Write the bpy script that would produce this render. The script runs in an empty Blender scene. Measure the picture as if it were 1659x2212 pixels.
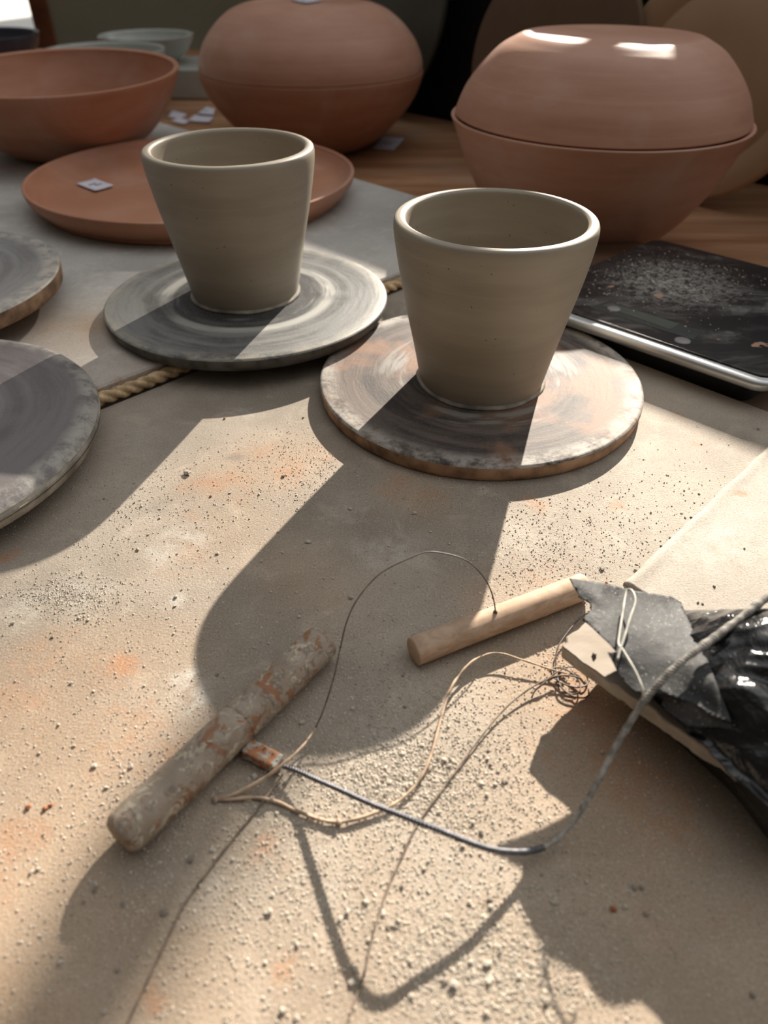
import bpy, bmesh, math, random
import numpy as np
from mathutils import Vector, Matrix, noise
R = math.radians
scene = bpy.context.scene
col = scene.collection

# ------------------------------------------------------------------ camera
IMG_W, IMG_H, FPX = 1659, 2212, 1567.0
PITCH, ROLL, CAM_H = R(39.2), 0.0029, 0.26075
cam_data = bpy.data.cameras.new('camera')
cam_data.sensor_fit = 'VERTICAL'
cam_data.sensor_height = 36.0
cam_data.lens = FPX / IMG_H * 36.0
cam_data.clip_start = 0.01
cam_data.clip_end = 200
cam_data.dof.use_dof = True
cam_data.dof.focus_distance = 0.405
cam_data.dof.aperture_fstop = 8.0
cam = bpy.data.objects.new('camera', cam_data)
col.objects.link(cam)
cam.matrix_world = (Matrix.Translation((0, 0, CAM_H)) @ Matrix.Rotation(R(90) - PITCH, 4, 'X')
                    @ Matrix.Rotation(ROLL, 4, 'Z'))
scene.camera = cam

# ------------------------------------------------------------------ world, sun, exposure
SUN_TO = Vector((0.777, 1.924, 1.0)).normalized()      # towards the sun
wld = bpy.data.worlds.new('world')
scene.world = wld
wld.use_nodes = True
wt = wld.node_tree
wt.nodes.clear()
w_out = wt.nodes.new('ShaderNodeOutputWorld')
w_bg = wt.nodes.new('ShaderNodeBackground')
w_tc = wt.nodes.new('ShaderNodeTexCoord')
w_dot = wt.nodes.new('ShaderNodeVectorMath'); w_dot.operation = 'DOT_PRODUCT'
w_dot.inputs[1].default_value = Vector((0.38, 0.60, 0.70)).normalized()
w_ramp = wt.nodes.new('ShaderNodeValToRGB')
w_map = wt.nodes.new('ShaderNodeMapRange')
w_map.inputs['From Min'].default_value = -1
w_map.inputs['From Max'].default_value = 1
cr = w_ramp.color_ramp
cr.elements[0].position = 0.0; cr.elements[0].color = (0.035, 0.027, 0.020, 1)
cr.elements[1].position = 0.95; cr.elements[1].color = (1.15, 1.15, 1.15, 1)
for _p, _c in ((0.45, (0.070, 0.060, 0.048)), (0.68, (0.24, 0.23, 0.22)), (0.82, (0.75, 0.75, 0.74))):
    e = cr.elements.new(_p); e.color = (*_c, 1)
w_bg.inputs['Strength'].default_value = 1.0
wt.links.new(w_tc.outputs['Generated'], w_dot.inputs[0])
wt.links.new(w_dot.outputs['Value'], w_map.inputs['Value'])
wt.links.new(w_map.outputs[0], w_ramp.inputs[0])
wt.links.new(w_ramp.outputs[0], w_bg.inputs['Color'])
wt.links.new(w_bg.outputs[0], w_out.inputs[0])

sun_d = bpy.data.lights.new('sun', 'SUN')
sun_d.energy = 15.5
sun_d.angle = R(0.6)
sun_d.color = (1.0, 0.91, 0.79)
sun = bpy.data.objects.new('sun', sun_d)
col.objects.link(sun)
sun.rotation_euler = SUN_TO.to_track_quat('Z', 'Y').to_euler()

vs = scene.view_settings
vs.view_transform = 'Standard'
vs.look = 'None'
vs.exposure = 0.0
vs.gamma = 1.0
vs.use_curve_mapping = False
scene.cycles.max_bounces = 8
scene.cycles.use_denoising = True

# ------------------------------------------------------------------ picture measurements -> world points
_c, _s = math.cos(PITCH), math.sin(PITCH)
FW = np.array([0, _c, -_s])
_up, _rt = np.array([0, _s, _c]), np.array([1.0, 0, 0])
UP = math.cos(ROLL) * _up - math.sin(ROLL) * _rt
RT = math.cos(ROLL) * _rt + math.sin(ROLL) * _up


def at(x, y, z=0.0):
    """point at height z that was measured at (x, y) in the photograph"""
    d = FW + RT * (x - IMG_W / 2) / FPX - UP * (y - IMG_H / 2) / FPX
    t = (z - CAM_H) / d[2]
    return Vector((d[0] * t, d[1] * t, z))


# ------------------------------------------------------------------ helpers
def obj(name, me, mat=None, parent=None, loc=None, rot=None, smooth=True):
    if isinstance(me, bmesh.types.BMesh):
        bm = me
        me = bpy.data.meshes.new(name)
        bm.to_mesh(me)
        bm.free()
    o = bpy.data.objects.new(name, me)
    col.objects.link(o)
    if mat:
        me.materials.append(mat)
    if smooth:
        me.polygons.foreach_set('use_smooth', [True] * len(me.polygons))
    if loc is not None:
        o.location = loc
    if rot is not None:
        o.rotation_euler = rot
    if parent:
        o.parent = parent
    return o


def tag(o, label=None, cat=None, group=None, kind=None):
    if label: o['label'] = label
    if cat: o['category'] = cat
    if group: o['group'] = group
    if kind: o['kind'] = kind
    return o


def thing(name, loc, label, cat, group=None, rz=0.0):
    o = bpy.data.objects.new(name, None)
    o.empty_display_size = 0.02
    col.objects.link(o)
    o.location = loc
    o.rotation_euler = (0, 0, rz)
    return tag(o, label, cat, group)


def lathe(profile, n=128, wob=0.0, seed=0):
    """revolve (r, z) points round z; end points with r = 0 close the mesh"""
    bm = bmesh.new()
    rings = []
    for (r, z) in profile:
        if r < 1e-6:
            rings.append([bm.verts.new((0, 0, z))])
            continue
        ring = []
        for i in range(n):
            a = 2 * math.pi * i / n
            rr = r
            if wob:
                rr += wob * noise.noise(Vector((math.cos(a) * 2, math.sin(a) * 2, z * 30 + seed)))
            ring.append(bm.verts.new((rr * math.cos(a), rr * math.sin(a), z)))
        rings.append(ring)
    for A, B in zip(rings[:-1], rings[1:]):
        if len(A) == 1 and len(B) == 1:
            continue
        for i in range(n):
            j = (i + 1) % n
            if len(A) == 1:
                bm.faces.new((A[0], B[j], B[i]))
            elif len(B) == 1:
                bm.faces.new((A[i], A[j], B[0]))
            else:
                bm.faces.new((A[i], A[j], B[j], B[i]))
    bmesh.ops.recalc_face_normals(bm, faces=bm.faces)
    return bm


def smooth_profile(pts, sub=6):
    """Catmull-Rom through (r, z) points"""
    out = []
    P = [pts[0]] + list(pts) + [pts[-1]]
    for i in range(1, len(P) - 2):
        p0, p1, p2, p3 = [np.array(q, float) for q in P[i - 1:i + 3]]
        for k in range(sub):
            t = k / sub
            q = 0.5 * ((2 * p1) + (-p0 + p2) * t + (2 * p0 - 5 * p1 + 4 * p2 - p3) * t * t + (-p0 + 3 * p1 - 3 * p2 + p3) * t ** 3)
            out.append((max(q[0], 0.0), q[1]))
    out.append(tuple(pts[-1]))
    return out


def spline(pts, sub=8):
    out = []
    P = [pts[0]] + list(pts) + [pts[-1]]
    for i in range(1, len(P) - 2):
        p0, p1, p2, p3 = [np.array(q, float) for q in P[i - 1:i + 3]]
        for k in range(sub):
            t = k / sub
            out.append(0.5 * ((2 * p1) + (-p0 + p2) * t + (2 * p0 - 5 * p1 + 4 * p2 - p3) * t * t + (-p0 + 3 * p1 - 3 * p2 + p3) * t ** 3))
    out.append(np.array(pts[-1], float))
    return out


def sweep(pts, rad, n=8, lobes=0, lobe_amp=0.0, pitch=0.01, lump=0.0, seed=0):
    """tube along points; rad is a number or f(u); lobes twist round it like strands"""
    bm = bmesh.new()
    pts = [Vector(p) for p in pts]
    L = [0.0]
    for a, b in zip(pts[:-1], pts[1:]):
        L.append(L[-1] + (b - a).length)
    tot = L[-1]
    t0 = (pts[1] - pts[0]).normalized()
    nrm = t0.orthogonal().normalized()
    rings = []
    for i, p in enumerate(pts):
        t = (pts[min(i + 1, len(pts) - 1)] - pts[max(i - 1, 0)])
        t = t.normalized() if t.length > 1e-9 else t0
        nrm = (nrm - t * nrm.dot(t)).normalized()
        b = t.cross(nrm)
        u = L[i] / tot
        r = rad(u) if callable(rad) else rad
        if lump:
            r *= 1 + lump * noise.noise(Vector((L[i] * 220 + seed, seed, 0)))
        ring = []
        for k in range(n):
            a = 2 * math.pi * k / n
            rr = r
            if lobes:
                rr = r * (1 + lobe_amp * (abs(math.cos(lobes * 0.5 * (a - 2 * math.pi * L[i] / pitch))) - 0.6))
            ring.append(bm.verts.new(p + (nrm * math.cos(a) + b * math.sin(a)) * rr))
        rings.append(ring)
    for A, B in zip(rings[:-1], rings[1:]):
        for k in range(n):
            j = (k + 1) % n
            bm.faces.new((A[k], A[j], B[j], B[k]))
    bm.faces.new(rings[0][::-1])
    bm.faces.new(rings[-1])
    bmesh.ops.recalc_face_normals(bm, faces=bm.faces)
    return bm


def resample(pts, step):
    pts = [np.array(p, float) for p in pts]
    L = np.concatenate([[0], np.cumsum([np.linalg.norm(b - a) for a, b in zip(pts[:-1], pts[1:])])])
    n = max(2, int(L[-1] / step))
    s = np.linspace(0, L[-1], n)
    A = np.array(pts)
    return np.stack([np.interp(s, L, A[:, k]) for k in range(3)], 1)


def box_bm(x0, x1, y0, y1, z0, z1, bev=0.0, seg=2, bm=None):
    own = bm is None
    if own: bm = bmesh.new()
    ret = bmesh.ops.create_cube(bm, size=1.0)
    for v in ret['verts']:
        v.co = Vector(((x0 + x1) / 2 + v.co.x * (x1 - x0), (y0 + y1) / 2 + v.co.y * (y1 - y0), (z0 + z1) / 2 + v.co.z * (z1 - z0)))
    if bev and own:
        bmesh.ops.bevel(bm, geom=bm.edges[:], offset=bev, segments=seg, affect='EDGES', profile=0.5)
    return bm


def rounded_plate(poly, z0, z1, rad, seg=8, bev=0.0):
    """polygon with rounded corners extruded from z0 to z1"""
    pts = []
    n = len(poly)
    for i in range(n):
        p0, p1, p2 = Vector(poly[i - 1]), Vector(poly[i]), Vector(poly[(i + 1) % n])
        a, b = (p0 - p1).normalized(), (p2 - p1).normalized()
        half = a.angle(b) / 2
        d = rad / math.tan(half)
        s, e_ = p1 + a * d, p1 + b * d
        cc = p1 + (a + b).normalized() * (rad / math.sin(half))
        v0, v1 = s - cc, e_ - cc
        ang = v0.angle_signed(v1)
        for k in range(seg + 1):
            t = -ang * k / seg
            pts.append((cc.x + v0.x * math.cos(t) - v0.y * math.sin(t), cc.y + v0.x * math.sin(t) + v0.y * math.cos(t)))
    bm = bmesh.new()
    lo = [bm.verts.new((x, y, z0)) for x, y in pts]
    hi = [bm.verts.new((x, y, z1)) for x, y in pts]
    m = len(pts)
    for i in range(m):
        j = (i + 1) % m
        bm.faces.new((lo[i], lo[j], hi[j], hi[i]))
    ft = bm.faces.new(hi); fb = bm.faces.new(lo[::-1])
    bmesh.ops.recalc_face_normals(bm, faces=bm.faces)
    if bev:
        es = [e for e in bm.edges if e.is_manifold and any(len(f.verts) > 4 for f in e.link_faces)]
        bmesh.ops.bevel(bm, geom=es, offset=bev, segments=3, affect='EDGES', profile=0.5)
    return bm


# ------------------------------------------------------------------ materials
class NT:
    def __init__(s, name):
        s.m = bpy.data.materials.new(name)
        s.m.use_nodes = True
        s.t = s.m.node_tree
        s.b = s.t.nodes['Principled BSDF']
        s.tc = s.t.nodes.new('ShaderNodeTexCoord')

    def n(s, typ, props=None, **ins):
        nd = s.t.nodes.new('ShaderNode' + typ)
        for k, v in (props or {}).items():
            setattr(nd, k, v)
        for k, v in ins.items():
            k = int(k[1:]) if k[0] == 'i' and k[1:].isdigit() else k.replace('_', ' ')
            s.put(nd.inputs[k], v)
        return nd

    def put(s, sock, v):
        if isinstance(v, bpy.types.NodeSocket):
            s.t.links.new(v, sock)
        elif isinstance(v, bpy.types.Node):
            s.t.links.new(v.outputs[0], sock)
        else:
            if isinstance(v, (tuple, list)) and len(v) == 3 and sock.type == 'RGBA':
                v = (*v, 1)
            sock.default_value = v

    def noise(s, scale, detail=4, rough=0.55, vec=None, dist=0.0):
        nd = s.n('TexNoise', Scale=scale, Detail=detail, Roughness=rough, Distortion=dist)
        s.put(nd.inputs['Vector'], vec if vec is not None else s.tc.outputs['Object'])
        return nd.outputs[0]

    def ramp(s, fac, a, b, lo=0.0, hi=1.0):
        nd = s.n('MapRange', {'interpolation_type': 'SMOOTHSTEP'}, i0=fac, i1=a, i2=b, i3=lo, i4=hi)
        return nd.outputs[0]

    def mix(s, fac, a, b, mode='MIX'):
        nd = s.n('Mix', {'data_type': 'RGBA', 'blend_type': mode})
        s.put(nd.inputs[0], fac); s.put(nd.inputs[6], a); s.put(nd.inputs[7], b)
        return nd.outputs[2]

    def math(s, op, a, b=0.0, clamp=False):
        nd = s.n('Math', {'operation': op, 'use_clamp': clamp})
        s.put(nd.inputs[0], a); s.put(nd.inputs[1], b)
        return nd.outputs[0]

    def bump(s, height, strength=0.3, dist=0.001, prev=None):
        nd = s.n('Bump', Strength=strength, Distance=dist)
        s.put(nd.inputs['Height'], height)
        if prev is not None: s.put(nd.inputs['Normal'], prev)
        return nd.outputs[0]

    def attr(s, name):
        nd = s.n('Attribute', {'attribute_name': name})
        return nd.outputs['Fac']

    def fin(s, colr, rough=0.6, normal=None, spec=0.5, metal=0.0, **kw):
        s.put(s.b.inputs['Base Color'], colr)
        s.put(s.b.inputs['Roughness'], rough)
        s.put(s.b.inputs['Specular IOR Level'], spec)
        s.put(s.b.inputs['Metallic'], metal)
        if normal is not None: s.put(s.b.inputs['Normal'], normal)
        for k, v in kw.items():
            s.put(s.b.inputs[k.replace('_', ' ')], v)
        return s.m


def plain(name, c, rough=0.6, spec=0.5, metal=0.0, var=0.12, scale=40, bump=0.0):
    t = NT(name)
    nz = t.noise(scale)
    colr = t.mix(t.ramp(nz, 0.3, 0.7), tuple(v * (1 - var) for v in c), tuple(min(1, v * (1 + var)) for v in c))
    nrm = t.bump(t.noise(scale * 12), bump, 0.0005) if bump else None
    return t.fin(colr, rough, nrm, spec, metal)


def rings(t, freq, squash=1.0):
    """1-D noise of the distance from the axis: throwing rings on a disc"""
    sep = t.n('SeparateXYZ'); t.put(sep.inputs[0], t.tc.outputs['Object'])
    x, y = sep.outputs[0], sep.outputs[1]
    r = t.math('SQRT', t.math('ADD', t.math('MULTIPLY', x, x), t.math('MULTIPLY', y, y)))
    wob = t.math('MULTIPLY', t.noise(14, 2), 0.006)
    comb = t.n('CombineXYZ'); t.put(comb.inputs[0], t.math('MULTIPLY', t.math('ADD', r, wob), freq))
    at2 = t.math('ARCTAN2', x, y)
    t.put(comb.inputs[1], t.math('MULTIPLY', t.math('ABSOLUTE', at2), squash))
    return r, comb.outputs[0]


def board_mat(name, c_a, c_b, stain=(0.40, 0.215, 0.12), dusty=1.0):
    t = NT(name)
    big = t.noise(7, 6, 0.6)
    base = t.mix(t.ramp(big, 0.35, 0.68), c_a, c_b)
    mid = t.noise(42, 6, 0.65, dist=0.6)
    base = t.mix(t.math('MULTIPLY', t.ramp(mid, 0.50, 0.75), 0.45), base, tuple(min(1, v * 1.35) for v in c_b))
    smear = t.n('Mapping', Scale=(3.0, 11.0, 1.0), Rotation=(0, 0, R(-35)))
    t.put(smear.inputs['Vector'], t.tc.outputs['Object'])
    streak = t.noise(16, 5, 0.65, vec=smear.outputs[0])
    base = t.mix(t.math('MULTIPLY', t.ramp(streak, 0.55, 0.8), 0.35), base, (0.42, 0.40, 0.38))
    haze = t.ramp(t.noise(4.2, 4, 0.6, dist=0.4), 0.46, 0.66)
    base = t.mix(t.math('MULTIPLY', t.math('MULTIPLY', t.ramp(haze, 0, 1, 0.60, 1.0), t.attr('warm')), 0.95, True), base, (0.40, 0.262, 0.155))
    # orange clay smears, where the board was marked
    sn = t.math('MULTIPLY', t.math('SUBTRACT', t.noise(85, 9, 0.72, dist=0.5), 0.5), 2.2)
    sf = t.ramp(t.math('ADD', t.attr('stain'), sn), 0.15, 1.25)
    sf = t.math('MULTIPLY', sf, t.ramp(t.attr('stain'), 0.02, 0.30))
    base = t.mix(t.math('MULTIPLY', sf, 0.95, True), base, stain)
    df = t.math('MULTIPLY', t.attr('pale'), t.ramp(t.noise(90, 6, 0.7), 0.35, 0.65))
    base = t.mix(t.math('MULTIPLY', df, 0.8, True), base, (0.62, 0.60, 0.55))
    kf = t.attr('dark')
    base = t.mix(t.math('MULTIPLY', kf, 0.8, True), base, (0.09, 0.09, 0.09))
    # fine dust grain
    gr = t.noise(900, 3, 0.7)
    base = t.mix(t.math('MULTIPLY', t.ramp(gr, 0.52, 0.70), 0.42 * dusty), base, (0.60, 0.53, 0.43))
    base = t.mix(t.math('MULTIPLY', t.ramp(gr, 0.48, 0.30), 0.40), base, (0.12, 0.10, 0.08))
    n1 = t.bump(t.noise(55, 5, 0.6), 0.25, 0.0012)
    n2 = t.bump(gr, 0.60 * dusty, 0.0006, n1)
    n3 = t.bump(t.noise(2600, 2, 0.6), 0.35, 0.0002, n2)
    return t.fin(base, 0.78, n3, 0.28)


def bat_mat(name, dark, mid, light, edge, orange=None, swirl=0.6, rim_r=0.1, spec=0.4, rough=0.5, seed=0.0, dark_ring=False):
    t = NT(name)
    r, rv = rings(t, 42, 0.35)
    n1 = t.noise(2.2, 5, 0.6, vec=rv)
    cloud = t.noise(24 + seed, 6, 0.65, dist=0.8)
    c = t.mix(t.ramp(n1, 0.38, 0.62), dark, mid)
    c = t.mix(t.math('MULTIPLY', t.ramp(cloud, 0.42, 0.72), 0.65), c, mid)
    if orange:
        o2 = t.noise(19 + seed, 5, 0.6, dist=0.4)
        c = t.mix(t.math('MULTIPLY', t.ramp(o2, 0.48, 0.64), 0.75), c, orange)
    sw = t.ramp(t.noise(3.4, 4, 0.5, vec=rv), 0.52, 0.66)
    band = t.math('MULTIPLY', t.ramp(r, 0.045, 0.056), t.ramp(r, 0.082, 0.062))
    c = t.mix(t.math('MULTIPLY', t.math('MULTIPLY', sw, band), swirl, True), c, light)
    if dark_ring:
        dr = t.math('MULTIPLY', t.ramp(r, 0.066, 0.060), t.ramp(t.noise(2.6, 3, 0.5, vec=rv), 0.30, 0.50))
        c = t.mix(t.math('MULTIPLY', dr, 0.85), c, (0.045, 0.045, 0.047))
        arc = t.math('MULTIPLY', t.ramp(r, 0.060, 0.064), t.ramp(r, 0.074, 0.067))
        c = t.mix(t.math('MULTIPLY', arc, t.ramp(t.noise(9, 3, 0.5), 0.40, 0.55, 0, 0.75)), c, light)
    em = t.math('MULTIPLY', t.ramp(r, rim_r - 0.012, rim_r), t.ramp(t.noise(70, 5, 0.7), 0.35, 0.6))
    c = t.mix(t.math('MULTIPLY', em, 0.8, True), c, edge)
    fine = t.noise(700, 3, 0.7)
    c = t.mix(t.math('MULTIPLY', t.ramp(fine, 0.55, 0.75), 0.35), c, light)
    b1 = t.bump(t.noise(9, 3, 0.6, vec=rv), 0.30, 0.0008)
    b2 = t.bump(fine, 0.35, 0.0004, b1)
    return t.fin(c, rough, b2, spec)


def thrown_mat(name, c_a, c_b, line_scale=260, bump=0.25, rough=0.6, spec=0.3, dust=None, dust_amt=0.0, specks=0.0):
    t = NT(name)
    mp = t.n('Mapping', Scale=(1.2, 1.2, line_scale))
    t.put(mp.inputs['Vector'], t.tc.outputs['Object'])
    ln = t.noise(1.0, 5, 0.6, vec=mp.outputs[0])
    mp2 = t.n('Mapping', Scale=(6, 6, 34))
    t.put(mp2.inputs['Vector'], t.tc.outputs['Object'])
    br = t.noise(1.0, 4, 0.6, vec=mp2.outputs[0])
    c = t.mix(t.ramp(br, 0.3, 0.7), c_a, c_b)
    c = t.mix(t.math('MULTIPLY', t.ramp(ln, 0.5, 0.8), 0.3), c, tuple(min(1, v * 1.25) for v in c_b))
    if dust:
        d = t.noise(9, 5, 0.6, dist=0.5)
        c = t.mix(t.math('MULTIPLY', t.ramp(d, 0.45, 0.75), dust_amt), c, dust)
    if specks:
        sp = t.noise(420, 1, 0.5)
        c = t.mix(t.math('MULTIPLY', t.ramp(sp, 0.74, 0.80), specks), c, (0.05, 0.04, 0.03))
    nb = t.bump(ln, bump, 0.0006)
    nb = t.bump(t.noise(500, 3, 0.6), 0.12, 0.0003, nb)
    return t.fin(c, rough, nb, spec)


M = {}
M['front_board'] = board_mat('canvas_board_surface', (0.26, 0.222, 0.18), (0.42, 0.36, 0.295))
M['back_board'] = board_mat('grey_board_surface', (0.40, 0.385, 0.365), (0.54, 0.525, 0.50), dusty=0.5)
M['sheet'] = board_mat('pale_sheet_surface', (0.34, 0.30, 0.25), (0.43, 0.385, 0.335), dusty=0.7)
M['mug'] = thrown_mat('leather_hard_pale_clay', (0.30, 0.257, 0.198), (0.39, 0.34, 0.27), 320, 0.22, 0.5, 0.5, specks=0.7)
M['terra'] = thrown_mat('bisque_terracotta', (0.42, 0.185, 0.105), (0.51, 0.25, 0.155), 200, 0.18, 0.55, 0.35, (0.55, 0.36, 0.28), 0.5)
M['terra_pale'] = thrown_mat('dusty_terracotta', (0.50, 0.255, 0.17), (0.60, 0.335, 0.235), 220, 0.22, 0.5, 0.4, (0.66, 0.45, 0.38), 0.6)
M['terra_dark'] = thrown_mat('dark_terracotta', (0.22, 0.085, 0.045), (0.32, 0.135, 0.075), 150, 0.15, 0.5, 0.35)
M['bat_dark'] = bat_mat('slate_bat', (0.10, 0.10, 0.098), (0.23, 0.23, 0.225), (0.55, 0.54, 0.50), (0.36, 0.33, 0.27), swirl=1.0, rim_r=0.112, seed=3, dark_ring=True)
M['bat_orange'] = bat_mat('worn_orange_bat', (0.060, 0.050, 0.047), (0.14, 0.112, 0.097), (0.32, 0.30, 0.28), (0.46, 0.43, 0.385), orange=(0.27, 0.15, 0.095), swirl=0.8, rim_r=0.108, seed=0, rough=0.66, spec=0.22)
M['bat_purple'] = bat_mat('purple_grey_bat', (0.13, 0.115, 0.115), (0.19, 0.17, 0.17), (0.36, 0.34, 0.34), (0.46, 0.44, 0.39), swirl=0.3, rim_r=0.1225, seed=7)
M['bat_grey'] = bat_mat('grey_bat', (0.18, 0.17, 0.165), (0.27, 0.26, 0.255), (0.46, 0.45, 0.44), (0.50, 0.46, 0.40), orange=None, swirl=0.8, rim_r=0.112, seed=11)
M['bat_edge'] = plain('worn_board_edge', (0.30, 0.19, 0.12), 0.75, 0.2, var=0.5, scale=60, bump=0.5)
M['bat_edge_dark'] = plain('dark_board_edge', (0.10, 0.095, 0.085), 0.7, 0.3, var=0.5, scale=60, bump=0.4)
M['bat_edge_pale'] = plain('pale_clay_edge', (0.34, 0.31, 0.26), 0.75, 0.2, var=0.45, scale=50, bump=0.5)
M['white_glaze'] = plain('white_glaze', (0.52, 0.54, 0.51), 0.18, 0.5, var=0.04)
M['dark_glaze'] = plain('dark_glaze', (0.05, 0.05, 0.075), 0.18, 0.6, var=0.1)
M['paper'] = plain('white_paper', (0.68, 0.66, 0.74), 0.8, 0.2, var=0.05)
M['ink'] = plain('grey_ink', (0.20, 0.22, 0.25), 0.7)
M['rope'] = plain('jute_rope', (0.58, 0.42, 0.25), 0.85, 0.15, var=0.4, scale=120, bump=0.6)
M['steel'] = plain('dull_steel', (0.12, 0.12, 0.13), 0.45, 0.5, 0.6, var=0.2, scale=300)
M['coated_cable'] = plain('clay_coated_cable', (0.30, 0.28, 0.25), 0.7, 0.3, var=0.45, scale=300, bump=0.5)
M['wire'] = plain('thin_brown_wire', (0.085, 0.062, 0.048), 0.5, 0.5, var=0.3, scale=200)
M['brown_line'] = plain('dull_brown_line', (0.19, 0.145, 0.11), 0.7, 0.3, var=0.3, scale=200)
M['strand'] = plain('beige_strand', (0.42, 0.31, 0.22), 0.7, 0.3, var=0.4, scale=150)
M['pale_wire'] = plain('pale_wire', (0.50, 0.48, 0.42), 0.5, 0.5, var=0.2, scale=200)
M['chrome'] = plain('brushed_silver', (0.55, 0.56, 0.56), 0.38, 0.5, 0.85, var=0.08)
M['black_plastic_body'] = plain('black_body', (0.015, 0.014, 0.014), 0.5, 0.4, var=0.4)
M['lcd'] = plain('lcd_glass', (0.085, 0.105, 0.09), 0.2, 0.5, var=0.1)
M['lcd2'] = plain('lcd_frame', (0.045, 0.055, 0.052), 0.25, 0.5, var=0.1)
M['button'] = plain('grey_button', (0.26, 0.26, 0.26), 0.4, 0.5, var=0.1)
M['crumb'] = plain('dry_clay_crumb', (0.56, 0.50, 0.42), 0.85, 0.2, var=0.25, scale=300, bump=0.5)
M['crumb_dark'] = plain('dark_clay_crumb', (0.30, 0.255, 0.21), 0.8, 0.2, var=0.3, scale=300, bump=0.5)
M['crumb_red'] = plain('red_clay_crumb', (0.38, 0.15, 0.07), 0.85, 0.2, var=0.3, scale=300, bump=0.5)
M['tan_disc'] = thrown_mat('tan_disc', (0.50, 0.33, 0.20), (0.56, 0.38, 0.24), 5, 0.05, 0.6, 0.3)
M['brown_disc'] = thrown_mat('brown_disc', (0.16, 0.105, 0.07), (0.19, 0.13, 0.085), 5, 0.05, 0.6, 0.3)
M['green_disc'] = thrown_mat('green_disc', (0.10, 0.115, 0.10), (0.12, 0.135, 0.12), 5, 0.05, 0.3, 0.5)
M['black_box'] = plain('black_paint', (0.012, 0.012, 0.014), 0.7, 0.2, var=0.2)
M['wall'] = plain('olive_plaster', (0.42, 0.40, 0.30), 0.85, 0.2, var=0.08, scale=3)
M['floor'] = plain('concrete_floor', (0.15, 0.14, 0.13), 0.8, 0.2, var=0.2, scale=4)
M['brown_frame'] = plain('brown_wood_frame', (0.22, 0.07, 0.03), 0.5, 0.4, var=0.3, scale=10)
M['concrete'] = plain('grey_render', (0.3, 0.3, 0.3), 0.9, 0.2, var=0.1, scale=1)


def wood_mat(name, c_a, c_b, rot=0.0, scale=1.0, rough=0.45, spec=0.4):
    t = NT(name)
    mp = t.n('Mapping', Scale=(2.5 * scale, 26 * scale, 8 * scale), Rotation=(0, 0, rot))
    t.put(mp.inputs['Vector'], t.tc.outputs['Object'])
    g = t.noise(1.0, 6, 0.65, vec=mp.outputs[0], dist=0.5)
    c = t.mix(t.ramp(g, 0.32, 0.68), c_a, c_b)
    bl = t.noise(5, 4)
    c = t.mix(t.math('MULTIPLY', t.ramp(bl, 0.5, 0.75), 0.5), c, (0.34, 0.28, 0.23))
    return t.fin(c, rough, t.bump(g, 0.15, 0.0006), spec)


M['table_wood'] = wood_mat('brown_table_wood', (0.27, 0.115, 0.05), (0.48, 0.27, 0.15), R(28))
M['slab_wood'] = wood_mat('dark_slab_wood', (0.13, 0.07, 0.045), (0.22, 0.13, 0.09), R(-40))
M['plank'] = wood_mat('dusty_plank', (0.40, 0.34, 0.28), (0.52, 0.46, 0.40), R(-47), 2.0, 0.8, 0.2)
M['dowel'] = wood_mat('pale_dowel', (0.40, 0.27, 0.18), (0.55, 0.40, 0.29), 0, 12.0, 0.7, 0.25)


def handle_mat():
    t = NT('clay_caked_handle')
    c = t.mix(t.ramp(t.noise(60, 5, 0.6), 0.35, 0.65), (0.30, 0.24, 0.185), (0.40, 0.33, 0.265))
    c = t.mix(t.math('MULTIPLY', t.ramp(t.noise(75, 6, 0.6, dist=0.6), 0.53, 0.56), 0.85), c, (0.30, 0.135, 0.065))
    c = t.mix(t.math('MULTIPLY', t.ramp(t.noise(95, 9, 0.72, dist=1.0), 0.53, 0.56), 0.85), c, (0.56, 0.49, 0.38))
    c = t.mix(t.math('MULTIPLY', t.ramp(t.noise(230, 7, 0.7, dist=1.0), 0.55, 0.58), 0.6), c, (0.17, 0.125, 0.095))
    c = t.mix(t.ramp(t.noise(160, 2, 0.5), 0.72, 0.75), c, (0.07, 0.08, 0.08))
    h = t.ramp(t.noise(95, 7, 0.65, dist=0.8), 0.54, 0.60)
    return t.fin(c, 0.7, t.bump(t.noise(800, 3), 0.2, 0.0003, t.bump(h, 0.6, 0.0006)), 0.3)


M['handle'] = handle_mat()


def crimp_mat():
    t = NT('clay_caked_crimp')
    c = t.mix(t.ramp(t.noise(260, 5, 0.65, dist=0.6), 0.44, 0.56), (0.36, 0.38, 0.33), (0.38, 0.15, 0.06))
    c = t.mix(t.ramp(t.noise(420, 3, 0.6), 0.60, 0.66), c, (0.03, 0.03, 0.03))
    return t.fin(c, 0.6, t.bump(t.noise(420, 4), 0.7, 0.0006), 0.4)


M['crimp'] = crimp_mat()


def tape_mat():
    t = NT('dusty_black_tape')
    d = t.math('MULTIPLY', t.ramp(t.noise(45, 7, 0.7, dist=0.7), 0.32, 0.72), 0.9)
    c = t.mix(d, (0.016, 0.016, 0.017), (0.095, 0.095, 0.093))
    sp = t.noise(900, 3, 0.7)
    c = t.mix(t.ramp(sp, 0.62, 0.72), c, (0.42, 0.41, 0.38))
    return t.fin(c, t.ramp(d, 0, 1, 0.55, 0.8), t.bump(t.noise(380, 4, 0.7), 0.5, 0.0005, t.bump(t.noise(90, 4), 0.25, 0.001)), 0.18)


M['tape'] = tape_mat()


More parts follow.
